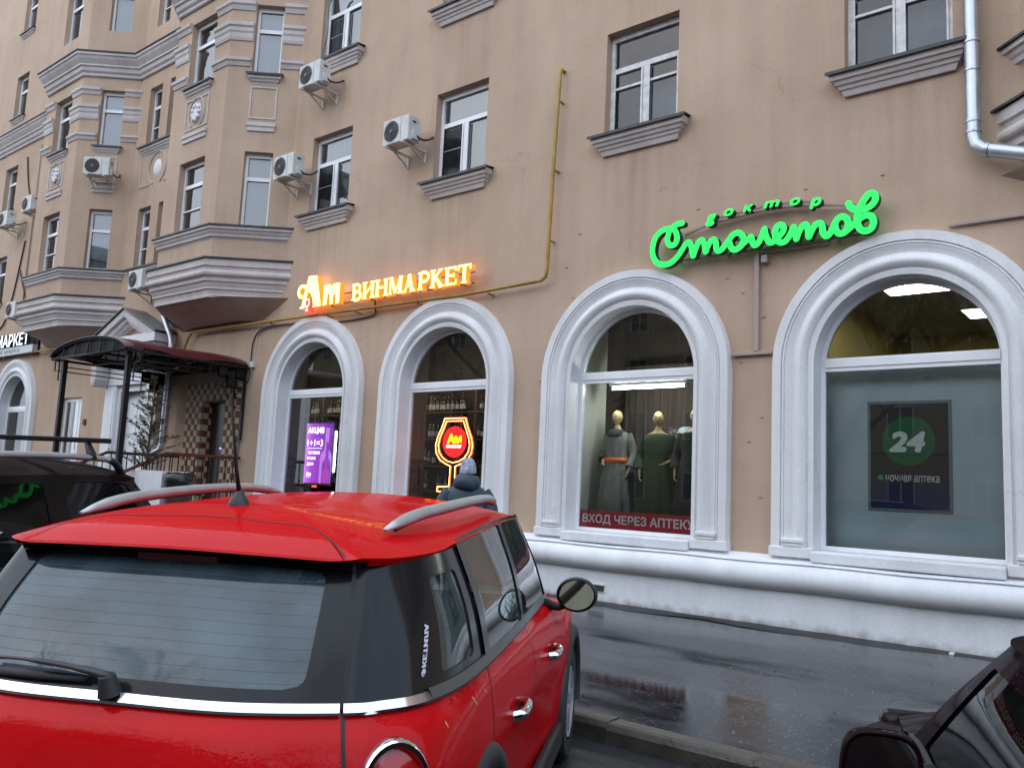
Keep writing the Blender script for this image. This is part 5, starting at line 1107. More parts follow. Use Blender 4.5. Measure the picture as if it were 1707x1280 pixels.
def mannequin(x, y, z, yaw, label, m_dress, lpose, rpose, kind=0, height=1.0):
    e = empty('mannequin', (x, y, z), 0, label, 'mannequin')
    cs, sn = math.cos(yaw), math.sin(yaw)
    P = lambda a, b, c: (x+(a*cs-b*sn)*height, y+(a*sn+b*cs)*height, z+c*height)
    J = [(P(0, .0, .95), (.13, .10)), (P(0, 0, 1.12), (.105, .085)), (P(0, .01, 1.30), (.13, .09)), (P(0, .02, 1.42), (.07, .06)), (P(0, .01, 1.50), .045), (P(0, -.005, 1.57), .043)]
    E_ = [(0, 1), (1, 2), (2, 3), (3, 4), (4, 5)]
    for s_ in (-1, 1):
        a = len(J); J += [(P(s_*.09, 0, .86), .085), (P(s_*.095, .0, .48), .055), (P(s_*.10, .02, .08), .035), (P(s_*.11, -.10, .03), .028)]; E_ += [(0, a), (a, a+1), (a+1, a+2), (a+2, a+3)]
    for s_, ps in ((-1, lpose), (1, rpose)):
        a = len(J); J.append((P(s_*.175, .02, 1.385), .048)); E_.append((3, a))
        J.append((P(*ps[0]), .036)); J.append((P(*ps[1]), .024)); E_ += [(a, a+1), (a+1, a+2)]
        d = Vector(P(*ps[1]))-Vector(P(*ps[0])); hand(J, E_, a+2, d, Vector(P(0, -1, 0))-Vector(P(0, 0, 0)), Vector(P(-s_, 0, 0))-Vector(P(0, 0, 0)))
    me = skin_body(J, E_); hb = MB(); head_mesh(hb, P(0, -.012, 1.655), .225*height, yaw, 0)
    link('body', join_mesh('body', me, hb, m_mannequin), e)
    fc = MB()   # painted eyes, brows, lips
    for s_ in (-1, 1):
        fc.box(-.016, .016, -.001, .001, -.0045, .0045, lambda a, b, c: P(s_*.030+a, -.012-.087+b+abs(a)*.2, 1.655+.003+c)); fc.box(-.02, .02, -.001, .001, -.003, .003, lambda a, b, c: P(s_*.031+a, -.012-.091+b, 1.655+.024+c))
    fc.obj('painted_face', M('face_paint', (.10, .05, .03), rough=.5), e); lp = MB(); lp.box(-.018, .018, -.002, .002, -.006, .006, lambda a, b, c: P(a, -.012-.101+b+abs(a)*.3, 1.655-.057+c)); lp.obj('painted_lips', M('lip_paint', (.35, .07, .05), rough=.4), e)
    D = MB(); c = (x, y, z); H_ = height
    hem = .22 if kind != 2 else .15
    secs = [(1.44, .085, .075, 0, 0, .01), (1.425, .15, .10, .0, 0, .01), (1.39, .195, .115, .01, 0, .01), (1.28, .185, .125, .015, 0, 0), (1.12, .165, .12, .02, 0, 0), (.98, .185, .14, .03, 0, 0), (.8, .215, .17, .04, 0, 0), (.5, .25, .20, .06, 0, 0), (hem, .28, .23, .08, 0, 0), (hem-.005, .265, .215, .08, 0, 0)]
    loft_dress(D, c, [(a*H_, b*H_*(1.0 if a > 1.43 else 1.14), d*H_*1.08, f, ox, oy) for a, b, d, f, ox, oy in secs], yaw=yaw, ph=x*7)
    D.obj('dress', m_dress, e, smooth=True)
    for s_, ps in ((-1, lpose), (1, rpose)):
        sl = MB(); a, b, c2 = Vector(P(s_*.165, .02, 1.40)), Vector(P(*ps[0])), Vector(P(*ps[1])); c2 = b.lerp(c2, .86)
        sl.tube(crom([a, b, c2], 6), [.075, .073, .070, .068, .066, .064, .062, .063, .066, .068, .07, .072, .074], 14, cap=False); sl.obj('sleeve', m_dress, e, smooth=True)
    return e, P
m_grey = M('grey_knit', (.23, .25, .24), rough=.9, var=.35, vscale=18, stretch=(1, 1, .3), bump=.4, bscale=120); m_dkgreen = M('dark_green_jersey', (.028, .055, .022), rough=.85, var=.3, vscale=8, bump=.2, bscale=150); m_dkcoat = M('dark_coat', (.016, .018, .015), rough=.85, var=.4, vscale=6)
pz = MB().box(-7.04, -4.78, 10.26, 11.5, .955, 1.04); pz.obj('display_plinth', M('display_dark', (.05, .05, .045), rough=.6), B)
e1, P1 = mannequin(-6.70, 10.78, 1.045, -.05, 'mannequin in a grey cowl neck dress with an orange belt', m_grey, ((-.27, .06, 1.12), (-.14, -.15, 1.0)), ((.27, .05, 1.12), (.27, -.06, .88)))
k = MB(); loft_dress(k, (-6.70, 10.78, 1.045), [(1.36, .13, .12, 0, 0, -.03), (1.40, .155, .14, .02, 0, -.03), (1.45, .12, .115, .03, 0, -.02), (1.48, .095, .10, .02, 0, -.01), (1.46, .085, .09, .0, 0, 0)], nf=5); k.obj('cowl_collar', M('charcoal_knit', (.045, .05, .048), rough=.95, bump=.5, bscale=90), e1, smooth=True)
k = MB(); loft_dress(k, (-6.70, 10.78, 1.045), [(1.055, .20, .14, 0, 0, 0), (1.05, .212, .156, 0, 0, 0), (.985, .225, .168, 0, 0, 0), (.98, .21, .15, 0, 0, 0)]); k.obj('belt', M('orange_belt', (.80, .16, .02), rough=.45), e1, smooth=True)
e2, P2 = mannequin(-6.00, 10.76, 1.04, .42, 'mannequin in a long dark green dress with bare neckline', m_dkgreen, ((-.26, .05, 1.12), (-.25, -.08, .87)), ((.27, .04, 1.10), (.16, -.18, 1.02)), 2, .985)
e4, P4 = mannequin(-5.40, 10.74, 1.04, .30, 'mannequin in black half hidden by the right jamb', m_dkcoat, ((-.27, .05, 1.12), (-.27, -.05, .88)), ((.26, .05, 1.12), (.24, -.05, .88)), 0, 1.0)
e3 = empty('dress_form', (-5.72, 11.1, 1.04), 0, 'headless form in a dark coat with a shaggy pale fur collar', 'dress form')
k = MB(); loft_dress(k, (-5.72, 11.1, 1.04), [(1.50, .07, .07, 0, 0, 0), (1.47, .13, .10, 0, 0, 0), (1.40, .21, .14, .01, 0, 0), (1.2, .22, .15, .02, 0, 0), (1.0, .21, .15, .02, 0, 0), (.5, .26, .2, .04, 0, 0), (.2, .27, .21, .05, 0, 0)]); k.obj('coat', m_dkcoat, e3, smooth=True)
k = MB(); k.lathe([(.15, 1.44), (.11, 1.52), (.06, 1.54), (.001, 1.54)], (-5.72, 11.1, 1.04), 16); k.obj('neck_cap', M('cap_pale', (.35, .45, .48), rough=.4), e3, smooth=True)
fu = MB(); rf = random.Random(2)
for i in range(700):
    a = rf.uniform(0, 1); cx = -5.86+.05*math.sin(a*5)+rf.gauss(0, .028); cz = 2.52-.36*a+rf.gauss(0, .02); cy = 10.93+rf.gauss(0, .02); l = rf.uniform(.03, .07); an = rf.uniform(-2.6, -.5); w_ = .004
    fu.add([(cx-w_, cy, cz), (cx+w_, cy, cz), (cx+math.cos(an)*l, cy-rf.uniform(.01, .05), cz+math.sin(an)*l)], [(0, 1, 2)])
tag(fu.obj('fur_collar', M('fur', (.34, .33, .31), rough=.9, var=.8, vscale=25), e3, fix=False), kind='stuff')
st = MB(); st.tube([(-5.72, 11.1, 1.03), (-5.72, 11.1, 1.3)], .015, 8); st.obj('stand', m_zinc, e3)
# ------------------------------------------------------------------ cars (local axes: x to the right of the car, y forward from the rear bumper, z up)
def cr1(p0, p1, p2, p3, t): return .5*((2*p1)+(p2-p0)*t+(2*p0-5*p1+4*p2-p3)*t*t+(3*p1-p0-3*p2+p3)*t*t*t)
class Shell:
    """surface through rows of (u, v, w) points from the rear centre round the right side to the front centre, mirrored"""
    def __init__(s, rows): s.r = [[Vector(p) for p in r] for r in rows]; s.n = len(rows[0])-1
    def pt(s, row, j):
        N = s.n
        if j < 0: q = s.pt(row, -j); return Vector((q.x, -q.y, q.z))
        if j > N: q = s.pt(row, 2*N-j); return Vector((q.x, -q.y, q.z))
        return row[j]
    def row(s, i, a):
        j = math.floor(a); t = a-j; r = s.r[max(0, min(len(s.r)-1, i))]
        return cr1(s.pt(r, j-1), s.pt(r, j), s.pt(r, j+1), s.pt(r, j+2), t)
    def at(s, a, t):
        m = len(s.r)-1; x = t*m; i = max(0, min(m-1, math.floor(x))); f = x-i
        p1, p2 = s.row(i, a), s.row(i+1, a); p0 = s.row(i-1, a) if i > 0 else p1*2-p2; p3 = s.row(i+2, a) if i+2 <= m else p2*2-p1
        return cr1(p0, p1, p2, p3, f)
    def nrm(s, a, t):
        e = .02; n = (s.at(a+e, t)-s.at(a-e, t)).cross(s.at(a, t+e)-s.at(a, t-e))
        return -n.normalized() if n.length > 1e-9 else Vector((0, 0, 1))
    def off(s, a, t, d): return s.at(a, t)+s.nrm(a, t)*d
def L2(p): return (p.y, p.x, p.z)      # (u forward, v right, w up) -> local x right, y forward
def rr_pts(n=18, r=(.25, .25)):
    o = []; rx, ry = r
    def m(x, y):
        ax, ay = abs(x), abs(y); sx, sy = (1 if x >= 0 else -1), (1 if y >= 0 else -1)
        if ax >= 1-1e-9 and ay > 1-ry: a = (ay-(1-ry))/ry*math.pi/4; return (sx*(1-rx+rx*math.cos(a)), sy*(1-ry+ry*math.sin(a)))
        if ay >= 1-1e-9 and ax > 1-rx: a = math.pi/2-(ax-(1-rx))/rx*math.pi/4; return (sx*(1-rx+rx*math.cos(a)), sy*(1-ry+ry*math.sin(a)))
        return (x, y)
    for sd in range(4):
        for k in range(n):
            q = -1+2*k/n; o.append([(q, -1), (1, q), (-q, 1), (-1, -q)][sd])
    return o, [m(*p) for p in o]
def cell(S_, s0, s1, t0, t1, hole, r=(.2, .25), off=0.0, shear=0.0, n=18):
    """frame and pane of one window field; hole = (s0, s1, t0, t1)"""
    sq, rd = rr_pts(n, r); N = len(sq); fr, pn = MB(), MB()
    ho = [(((hole[0]+hole[1])/2+x*(hole[1]-hole[0])/2)+shear*((hole[2]+hole[3])/2+y*(hole[3]-hole[2])/2-.5), (hole[2]+hole[3])/2+y*(hole[3]-hole[2])/2) for x, y in rd]
    ce = [((s0+s1)/2+x*(s1-s0)/2, (t0+t1)/2+y*(t1-t0)/2) for x, y in sq]
    fr.grid([[L2(S_.off(h[0]+(c[0]-h[0])*q, h[1]+(c[1]-h[1])*q, off)) for h, c in zip(ho, ce)] for q in (0, .25, .5, .75, 1)], close_u=True)
    fr.grid([[L2(S_.off(h[0], h[1], off)) for h in ho], [L2(S_.off(h[0], h[1], off-.012)) for h in ho]], close_u=True)
    mx = sum(h[0] for h in ho)/N; my = sum(h[1] for h in ho)/N
    pn.grid([[L2(S_.off(mx+(h[0]-mx)*q, my+(h[1]-my)*q, off-.006)) for h in ho] for q in (1, .85, .7, .55, .4, .25, .12, .03)], close_u=True); pn.f.append(tuple(range(7*N, 8*N)))
    return fr, pn
def patch(S_, s0, s1, t0, t1, off=0.0, ns=24, nt_=10):
    m = MB(); m.grid([[L2(S_.off(s0+(s1-s0)*i/ns, t0+(t1-t0)*j/nt_, off)) for i in range(ns+1)] for j in range(nt_+1)]); return m
def strip(fn, path, w, off=.0015):
    """thin ribbon following fn(a, b) -> point, normal"""
    P = [fn(*q) for q in path]; L_, R_ = [], []
    for i in range(len(P)):
        d = P[min(i+1, len(P)-1)][0]-P[max(i-1, 0)][0]; n = P[i][1]; t = d.cross(n)
        if t.length > 0: t.normalize()
        L_.append(L2(P[i][0]+n*off+t*w/2)); R_.append(L2(P[i][0]+n*off-t*w/2))
    m = MB(); m.grid([L_, R_]); return m
def wheel(parent, x, y, r, side, wd=.20, rim_m=None):
    t = MB(); pr = [(r*.66, -wd/2), (r*.93, -wd/2), (r, -wd*.32), (r, wd*.32), (r*.93, wd/2), (r*.66, wd/2)]
    t.lathe(pr, n=36, T=lambda a, b, c: (x+c*side, y+a, r+b)); w = t.obj('wheel', m_rubber, parent, smooth=40, world=False)
    q = MB(); q.lathe([(r*.66, wd*.30), (r*.62, wd*.5), (r*.56, wd*.42), (r*.14, wd*.34), (.001, wd*.36)], n=36, T=lambda a, b, c: (x+c*side, y+a, r+b)); q.obj('rim', rim_m or m_zinc, w, smooth=35, world=False)
    for k in range(5):
        sp = MB(); a = k*2*math.pi/5; ca, sa = math.cos(a), math.sin(a)
        sp.box(r*.12, r*.6, -.03, .03, wd*.36, wd*.47, lambda i, j, c: (x+c*side, y+i*ca-j*sa, r+i*sa+j*ca)); sp.obj('spoke', rim_m or m_zinc, w, world=False)
    return w
def roof_fn(edge_shell, ei, spine, ulo, uhi, pw=2.2):
    SP = sorted(spine)
    def sh(u):
        for (a, b), (c, d) in zip(SP, SP[1:]):
            if a <= u <= c: f = (u-a)/(c-a); f = f*f*(3-2*f) if False else f; return b+(d-b)*f
        return SP[0][1] if u < SP[0][0] else SP[-1][1]
    def at(a, q):
        E = edge_shell.row(ei, a); k = .10; uc = min(max(E.x, ulo), uhi); w = sh(uc)
        return Vector((E.x+(uc-E.x)*q, E.y*(1-q), E.z+(w-E.z)*(1-(1-q)**pw)))
    def pn(a, q):
        e = .02; q0 = max(.0, q-e); q1 = min(1, q+e); n = (at(a+e, q)-at(a-e, q)).cross(at(a, q1)-at(a, q0))
        n = n.normalized() if n.length > 1e-9 else Vector((0, 0, 1)); return at(a, q), (n if n.z > 0 else -n)
    return at, pn
m_carglass = glass('car_glass', (.34, .40, .39), ior=1.5, haze=.16, haze_col=(.22, .27, .27)); m_carglass2 = glass('rear_glass_wet', (.22, .26, .27), ior=1.55, rough=.05, haze=.55, haze_col=(.095, .145, .175))  # haze colour paints the sky's reflection into the side and rear panes
m_carglass3 = glass('dark_car_glass', (.10, .12, .115), ior=1.45, haze=.06, haze_col=(.06, .07, .07), refl=.45)
m_blackg = M('black_gloss', (.010, .010, .012), rough=.16, spec=.28); m_trim = M('dull_trim', (.10, .10, .10), rough=.4, metal=.4); m_chrome = M('chrome', (.82, .83, .85), rough=.12, metal=1.0)
m_blackp = M('black_plastic', (.022, .022, .024), rough=.55); m_seat = M('seat_fabric', (.05, .05, .055), rough=.9); m_lens = M('red_lens', (.42, .008, .012), rough=.12, coat=.5)
m_mirror = M('mirror_glass', (.45, .5, .52), rough=.02, metal=1.0); m_silver = M('silver_rail', (.47, .47, .48), rough=.42, metal=.6, var=.15, vscale=10)
def wet_paint(name, col, drops=.25, rough=.22, coat=.3):
    m = M(name, col, rough=rough, coat=coat, coat_r=.06, spec=.0, var=.10, vscale=2.5); t = m.node_tree; b = t.nodes['Principled BSDF']
    tc = t.nodes.new('ShaderNodeTexCoord'); v = t.nodes.new('ShaderNodeTexVoronoi'); v.inputs['Scale'].default_value = 95; v.inputs['Randomness'].default_value = 1
    n = t.nodes.new('ShaderNodeTexNoise'); n.inputs['Scale'].default_value = 35; n.inputs['Detail'].default_value = 5
    t.links.new(tc.outputs['Object'], v.inputs[0]); t.links.new(tc.outputs['Object'], n.inputs[0])
    r = t.nodes.new('ShaderNodeMapRange'); r.inputs[1].default_value = .0; r.inputs[2].default_value = .45; r.inputs[3].default_value = 1; r.inputs[4].default_value = 0; t.links.new(v.outputs['Distance'], r.inputs[0])
    mu = t.nodes.new('ShaderNodeMath'); mu.operation = 'MULTIPLY'; t.links.new(r.outputs[0], mu.inputs[0]); t.links.new(n.outputs['Fac'], mu.inputs[1])
    bp = t.nodes.new('ShaderNodeBump'); bp.inputs['Strength'].default_value = drops; bp.inputs['Distance'].default_value = .002; t.links.new(mu.outputs[0], bp.inputs['Height'])
    t.links.new(bp.outputs[0], b.inputs['Coat Normal']); bp2 = t.nodes.new('ShaderNodeBump'); bp2.inputs['Strength'].default_value = drops*.5; bp2.inputs['Distance'].default_value = .002; t.links.new(n.outputs['Fac'], bp2.inputs['Height']); t.links.new(bp2.outputs[0], b.inputs['Normal'])
    return m
m_red = wet_paint('wet_red_paint', (.51, .004, .007), .35, .35, .34)

# ---- the red car ----
MINI_H = .4997
rc = empty('parked_car', (-2.2093, 1.0384, -.02), MINI_H, 'small red hatchback with silver roof rails parked in the foreground', 'car')
belt = [(.14, 0, 1.01), (.15, .33, 1.01), (.24, .61, 1.01), (.31, .70, 1.01), (.42, .775, 1.01), (.65, .825, 1.01), (1.0, .838, 1.01), (1.62, .83, 1.01), (2.25, .808, 1.01), (2.8, .78, 1.0), (3.12, .75, .975), (3.40, .60, .985), (3.53, .35, .99), (3.57, 0, .99)]
top = [(.43, 0, 1.385), (.43, .33, 1.38), (.45, .54, 1.378), (.49, .60, 1.378), (.58, .65, 1.38), (.77, .698, 1.388), (1.0, .708, 1.40), (1.6, .70, 1.435), (2.2, .68, 1.452), (2.58, .655, 1.445), (2.72, .60, 1.445), (2.83, .45, 1.455), (2.89, .25, 1.462), (2.91, 0, 1.465)]
mid = [tuple((a*.5+b*.5) for a, b in zip(p, q)) for p, q in zip(belt, top)]
mid = [(u-(.02 if i < 3 else 0), v*1.022, w) for i, (u, v, w) in enumerate(mid)]
G = Shell([belt, mid, top])
b2 = [(.08, 0, .93), (.09, .35, .93), (.19, .635, .93), (.26, .745, .93), (.40, .83, .93), (.66, .868, .93), (1.0, .872, .93), (1.65, .868, .93), (2.25, .858, .93), (2.8, .852, .93), (3.2, .852, .92), (3.75, .79, .88), (4.03, .42, .84), (4.06, 0, .84)]
b3 = [(.035, 0, .76), (.045, .38, .76), (.15, .67, .76), (.225, .785, .76), (.37, .87, .76), (.66, .90, .76), (1.0, .90, .76), (1.65, .895, .76), (2.25, .893, .76), (2.8, .895, .76), (3.25, .90, .76), (3.82, .81, .74), (4.07, .42, .72), (4.10, 0, .72)]
b4 = [(.0, 0, .55), (.01, .4, .55), (.11, .70, .55), (.19, .82, .55), (.35, .885, .55), (.66, .90, .55), (1.0, .888, .55), (1.65, .872, .55), (2.25, .872, .55), (2.8, .885, .55), (3.25, .90, .55), (3.84, .82, .55), (4.09, .42, .55), (4.12, 0, .55)]
b5 = [(.03, 0, .30), (.04, .4, .30), (.13, .69, .30), (.21, .81, .30), (.37, .87, .30), (.66, .88, .30), (1.0, .868, .30), (1.65, .85, .30), (2.25, .85, .30), (2.8, .865, .30), (3.25, .88, .30), (3.84, .80, .30), (4.08, .42, .30), (4.11, 0, .30)]
b6 = [(u+.05*(1 if i < 4 else (-1 if i > 10 else 0)), v*.93, .2) for i, (u, v, w) in enumerate(b5)]
BL = Shell([[(u, v, w-.004) for u, v, w in belt[:11]]+[(3.70, .66, .91), (3.98, .38, .87), (4.0, 0, .87)], b2, b3, b4, b5, b6])
def lower_body(Sh, wheels, wr, parent, m, s_rng=None, ns=220, nt_=44, name='body'):
    mb = MB(); s0, s1 = s_rng or (-Sh.n, Sh.n); pts = [[Sh.at(s0+(s1-s0)*i/ns, j/nt_) for i in range(ns+1)] for j in range(nt_+1)]
    vs = [L2(p) for r in pts for p in r]; fs = []
    for j in range(nt_):
        for i in range(ns):
            c = (pts[j][i]+pts[j+1][i+1])/2
            if any(math.hypot(c.x-u, c.z-wr) < wr+.055 for u in wheels) and abs(c.y) > .55: continue
            a = j*(ns+1)+i; fs.append((a, a+1, a+ns+2, a+ns+1))
    mb.add(vs, fs); o = mb.obj(name, m, parent, smooth=True, world=False, fix=False); return o
WU, WR = (.80, 3.39), .335
lower_body(BL, WU, WR, rc, m_red)
bt = MB(); bt.box(-.82, .82, .15, 3.95, .22, .30); bt.obj('underbody', m_blackp, rc, world=False)
for u in WU:
    for s_ in (-1, 1):
        wheel(rc, s_*.80, u, WR, s_)
        fl_ = MB(); rows = []
        for k in range(25):
            a = R(-12)+R(204)*k/24; ca, sa = math.cos(a), math.sin(a); rows.append([(s_*x, u+ca*r_, WR+sa*r_) for x, r_ in ((.70, WR+.03), (.905, WR+.035), (.922, WR+.05), (.918, WR+.105), (.895, WR+.125), (.85, WR+.125))])
        fl_.grid(rows); fl_.obj('wheel_arch_trim', m_blackp, rc, smooth=True, world=False)
        wl = MB(); wl.lathe([(WR+.04, -.12), (WR+.04, .10)], n=24, T=lambda a, b, c: (s_*(.78+c), u+a, WR+b)); wl.obj('wheel_well', m_blackp, rc, smooth=True, world=False, fix=False)
for s_ in (-1, 1): sk = MB(); sk.box(s_*.86, s_*.905, 1.2, 2.98, .19, .33); sk.obj('sill_trim', m_blackp, rc, world=False, bevel=.015)
# bonnet
bo = MB(); rows = []
for i in range(13):
    q = i/12; row = []
    for k in range(17):
        a = -1+2*k/16; hw = .745*(1-.12*q*q); x = a*hw; u = 3.10+(.85+.08*(1-a*a))*q+(.42*(1-a*a)**.8)*(1-q); row.append((x, u, .975+.055*(1-a*a)**1.0*(1-.3*q)-.10*q*q+.005))
    rows.append(row)
bo.grid(rows); bo.obj('bonnet', m_red, rc, smooth=True, world=False)
# glasshouse
def panes(Sh, lst, parent, mf, mg, two=True):
    for (s0, s1, t0, t1, hole, r, off, nm, mg_) in lst:
        for sg in ((1, -1) if (two and s0 > 0 and s1 < Sh.n) else (1,)):
            a, b = (s0, s1) if sg > 0 else (-s1, -s0); h = hole if sg > 0 else (-hole[1], -hole[0], hole[2], hole[3])
            f, p = cell(Sh, a, b, t0, t1, h, r, off); fo = f.obj(nm, mf, parent, smooth=40, world=False, fix=False); p.obj('pane', mg_ or mg, fo, smooth=True, world=False, fix=False)
panes(G, [(-2.0, 2.0, .0, 1.0, (-1.58, 1.58, .13, .93), (.12, .2), 0, 'rear_window', m_carglass2), (4.0, 6.02, 0, 1.0, (4.62, 5.72, .13, .84), (.22, .14), 0, 'quarter_window', None),
          (6.0, 7.42, .0, 1.06, (6.16, 7.36, .05, 1.025), (.20, .12), .009, 'rear_door_window', None), (7.42, 9.72, .0, 1.05, (7.48, 9.52, .05, 1.015), (.10, .12), .009, 'front_door_window', None), (9.72, 16.28, 0, 1.0, (10.25, 15.75, .08, .95), (.06, .12), 0, 'windscreen', None)], rc, m_blackg, m_carglass)
for sg in (1, -1):
    k = patch(G, *((2.0, 4.0) if sg > 0 else (-4.0, -2.0)), 0, 1.0); k.obj('corner_pillar', m_blackg, rc, smooth=True, world=False, fix=False)
# belt strips: bright on the tailgate, dull along the sides
def belt_strip(s0, s1, m, nm, h=.022):
    mb = MB(); n = 60; rows = []
    for i in range(n+1):
        a = s0+(s1-s0)*i/n; p = G.row(0, a); nn = G.nrm(a, 0.02); nn = Vector((nn.x, nn.y, 0)).normalized()
        rows.append([L2(p+nn*o_+Vector((0, 0, z))) for o_, z in ((-.004, h), (.003, h), (.010, h*.55), (.019, .0), (.017, -.008), (-.004, -.010))])
    mb.grid(rows); return mb.obj(nm, m, rc, smooth=40, world=False)
belt_strip(-1.98, 1.98, m_chrome, 'tailgate_chrome_strip', .020); belt_strip(2.03, 4.2, m_chrome, 'chrome_strip', .020); belt_strip(4.2, 9.9, m_trim, 'belt_trim', .026); belt_strip(-9.9, -2.03, m_trim, 'belt_trim', .024)
# roof with spoiler
redge = [(.355, 0, 1.408), (.358, .30, 1.404), (.38, .53, 1.398), (.435, .605, 1.394), (.545, .66, 1.392), (.76, .708, 1.398), (1.0, .718, 1.415), (1.6, .712, 1.445), (2.2, .69, 1.462), (2.58, .665, 1.455), (2.74, .605, 1.452), (2.86, .45, 1.46), (2.93, .25, 1.468), (2.95, 0, 1.47)]
RE = Shell([redge, redge]); rat, rpn = roof_fn(RE, 0, [(.95, 1.528), (1.2, 1.545), (1.5, 1.556), (1.8, 1.561), (2.1, 1.558), (2.3, 1.550), (2.48, 1.538)], .95, 2.48)
mb = MB(); N = 208; rows = []
for q in (-3, -2, -1): rows.append([L2(RE.row(0, -13+26*i/N)+Vector((.03 if abs(-13+26*i/N) < 3 else 0, 0, 0))*(-q-1)+Vector((0, 0, [-.008, -.018, -.024][-q-1]))-Vector((0, RE.row(0, -13+26*i/N).y*.012*(-q), 0))) for i in range(N+1)])
def crease(a, q):   # pressed lip along the spoiler
    p = rat(a, q); k_ = max(0, 1-q/.15)*max(0, min(1, (2.6-abs(a))/.8)); return p+Vector((-.004*k_, 0, -.016*k_))
for q in [0, .03, .07, .11, .143, .157, .18]+[(j/24)**1.25 for j in range(7, 25)]: rows.append([L2(crease(-13+26*i/N, q)) for i in range(N+1)])
mb.grid(rows); mb.obj('roof', m_red, rc, smooth=60, world=False)
sp_ = MB(); rows = [[L2(RE.row(0, -2.2+4.4*i/40)+Vector((.012+.1*j, 0, -.04-.012*j))) for i in range(41)] for j in range(2)]; sp_.grid(rows); sp_.obj('spoiler_underside', m_blackp, rc, world=False)
bl = MB(); bl.box(-.13, .13, .395, .42, 1.353, 1.372); bl.obj('high_brake_light', M('dim_red', (.10, .01, .01), rough=.3), rc, world=False)
k = strip(rpn, [(2.05, .0), (2.05, .10), (2.0, .2), (1.85, .28)]+[(1.6-3.2*i/30, .33+.02*math.cos(i/30*math.pi*2-math.pi)) for i in range(31)]+[(-1.85, .28), (-2.0, .2), (-2.05, .1), (-2.05, 0)], .006, .0012); k.obj('tailgate_seam', m_rubber, rc, world=False, fix=False)
k = strip(lambda a, t: (G.at(a, t), G.nrm(a, t)), [(2.02, i/20) for i in range(21)], .012, .003); k.obj('tailgate_seam', m_rubber, rc, world=False, fix=False)
k = strip(lambda a, t: (BL.at(a, t), -BL.nrm(a, t)), [(2.03, i/20*.7) for i in range(21)], .010, .003); k.obj('tailgate_seam', m_rubber, rc, world=False, fix=False)
bn_f = lambda a, t: (BL.at(a, t), -BL.nrm(a, t))
for a0, sh_ in ((6.05, .5), (7.42, 0), (9.55, .1)):
    k = strip(bn_f, [(a0-sh_*math.sin(i/16*math.pi/2)*.5*(1 if a0 < 7 else 0), .02+i/16*.62) for i in range(17)], .007, .002); k.obj('door_seam', m_rubber, rc, world=False, fix=False)
# old scratches on the right edge of the roof and on the flank
m_scr = M('scratch_cream', (.55, .42, .22), rough=.7)
for (a0, q0), (a1, q1) in (((8.05, .16), (8.25, .05)), ((8.2, .13), (8.28, .08)), ((8.32, .15), (8.5, .06)), ((8.1, .10), (8.42, .11))):
    k = strip(rpn, [(a0+(a1-a0)*i/5, q0+(q1-q0)*i/5) for i in range(6)], .004, .0012); k.obj('scratch', m_scr, rc, world=False, fix=False)
for (a0, t0), (a1, t1) in (((5.2, .14), (5.3, .20)), ((5.7, .16), (5.74, .19)), ((4.3, .17), (4.33, .20))):
    k = strip(bn_f, [(a0+(a1-a0)*i/4, t0+(t1-t0)*i/4) for i in range(5)], .005, .0012); k.obj('scratch', m_scr, rc, world=False, fix=False)
# rails
for s_ in (1, -1):
    pts = []
    for i in range(21):
        q = i/20; u = .68+1.62*q; v = s_*(.553+.045*math.sin(q*math.pi)+.035*q); base = 1.462+.073*math.sin(min(1, q*1.15)*math.pi/2)
        h = .025*math.sin(min(1, q/.22)*math.pi/2)*math.sin(min(1, (1-q)/.22)*math.pi/2)+.006
        pts.append((v, u, base+h-.005))
    k = MB(); k.tube(pts, [.008+.018*min(1, math.sin(i/20*math.pi)*4) for i in range(21)], 10, flat=.75); k.obj('roof_rail', m_silver, rc, smooth=True, world=False)
    k = MB(); k.tube([(a*.998, b, c-.018) for a, b, c in pts[1:-1]], .007, 6); k.obj('rail_gasket', m_rubber, rc, smooth=True, world=False)
# antenna
ba = rat(0, .66); k = MB(); k.lathe([(.038, -.004), (.034, .012), (.02, .03), (.009, .05), (.001, .05)], (0, ba.x, ba.z), 12); k.obj('antenna_base', m_blackp, rc, smooth=40, world=False)
k = MB(); k.tube([(0, ba.x, ba.z+.03), (-.010, ba.x-.02, ba.z+.12), (-.036, ba.x-.05, ba.z+.37)], [.009, .006, .0048], 7); k.obj('antenna_rod', m_black, rc, smooth=True, world=False)
# tail lamps: chrome ring, red lens on the rear corners
for s_ in (1, -1):
    c = Vector((s_*.765, .250, .825)); nn = Vector((s_*.60, -.80, .10)).normalized(); ax = Vector((0, 0, 1)).cross(nn).normalized(); ay = nn.cross(ax)
    Tq = lambda a, b, d: tuple(c+ax*a*.86+ay*b*1.08+nn*d)
    k = MB(); k.lathe([(.118, -.03), (.118, .012), (.110, .024), (.098, .024), (.092, .010)], n=36, T=Tq); k.obj('lamp_ring', m_chrome, rc, smooth=40, world=False)
    k = MB(); k.lathe([(.093, .008), (.06, .022), (.001, .028)], n=36, T=Tq); k.obj('tail_lamp', m_lens, rc, smooth=True, world=False)
# handles
for s_ in (1, -1):
    for u, w in ((1.40, .765), (2.42, .80)):
        k = MB(); x = s_*.905; k.tube(crom([(x-s_*.02, u-.085, w-.012), (x+s_*.022, u-.06, w-.004), (x+s_*.030, u, w+.004), (x+s_*.022, u+.07, w+.008), (x-s_*.015, u+.09, w+.008)], 4), .017, 9, flat=1.25); h_ = k.obj('door_handle', m_chrome, rc, smooth=True, world=False)
        k = MB(); k.lathe([(.05, 0), (.001, -.004)], n=16, T=lambda a, b, c: (x-s_*.006+s_*c, u+a, w+.005+b*.55)); k.obj('handle_recess', m_blackp, rc, smooth=True, world=False, fix=False)
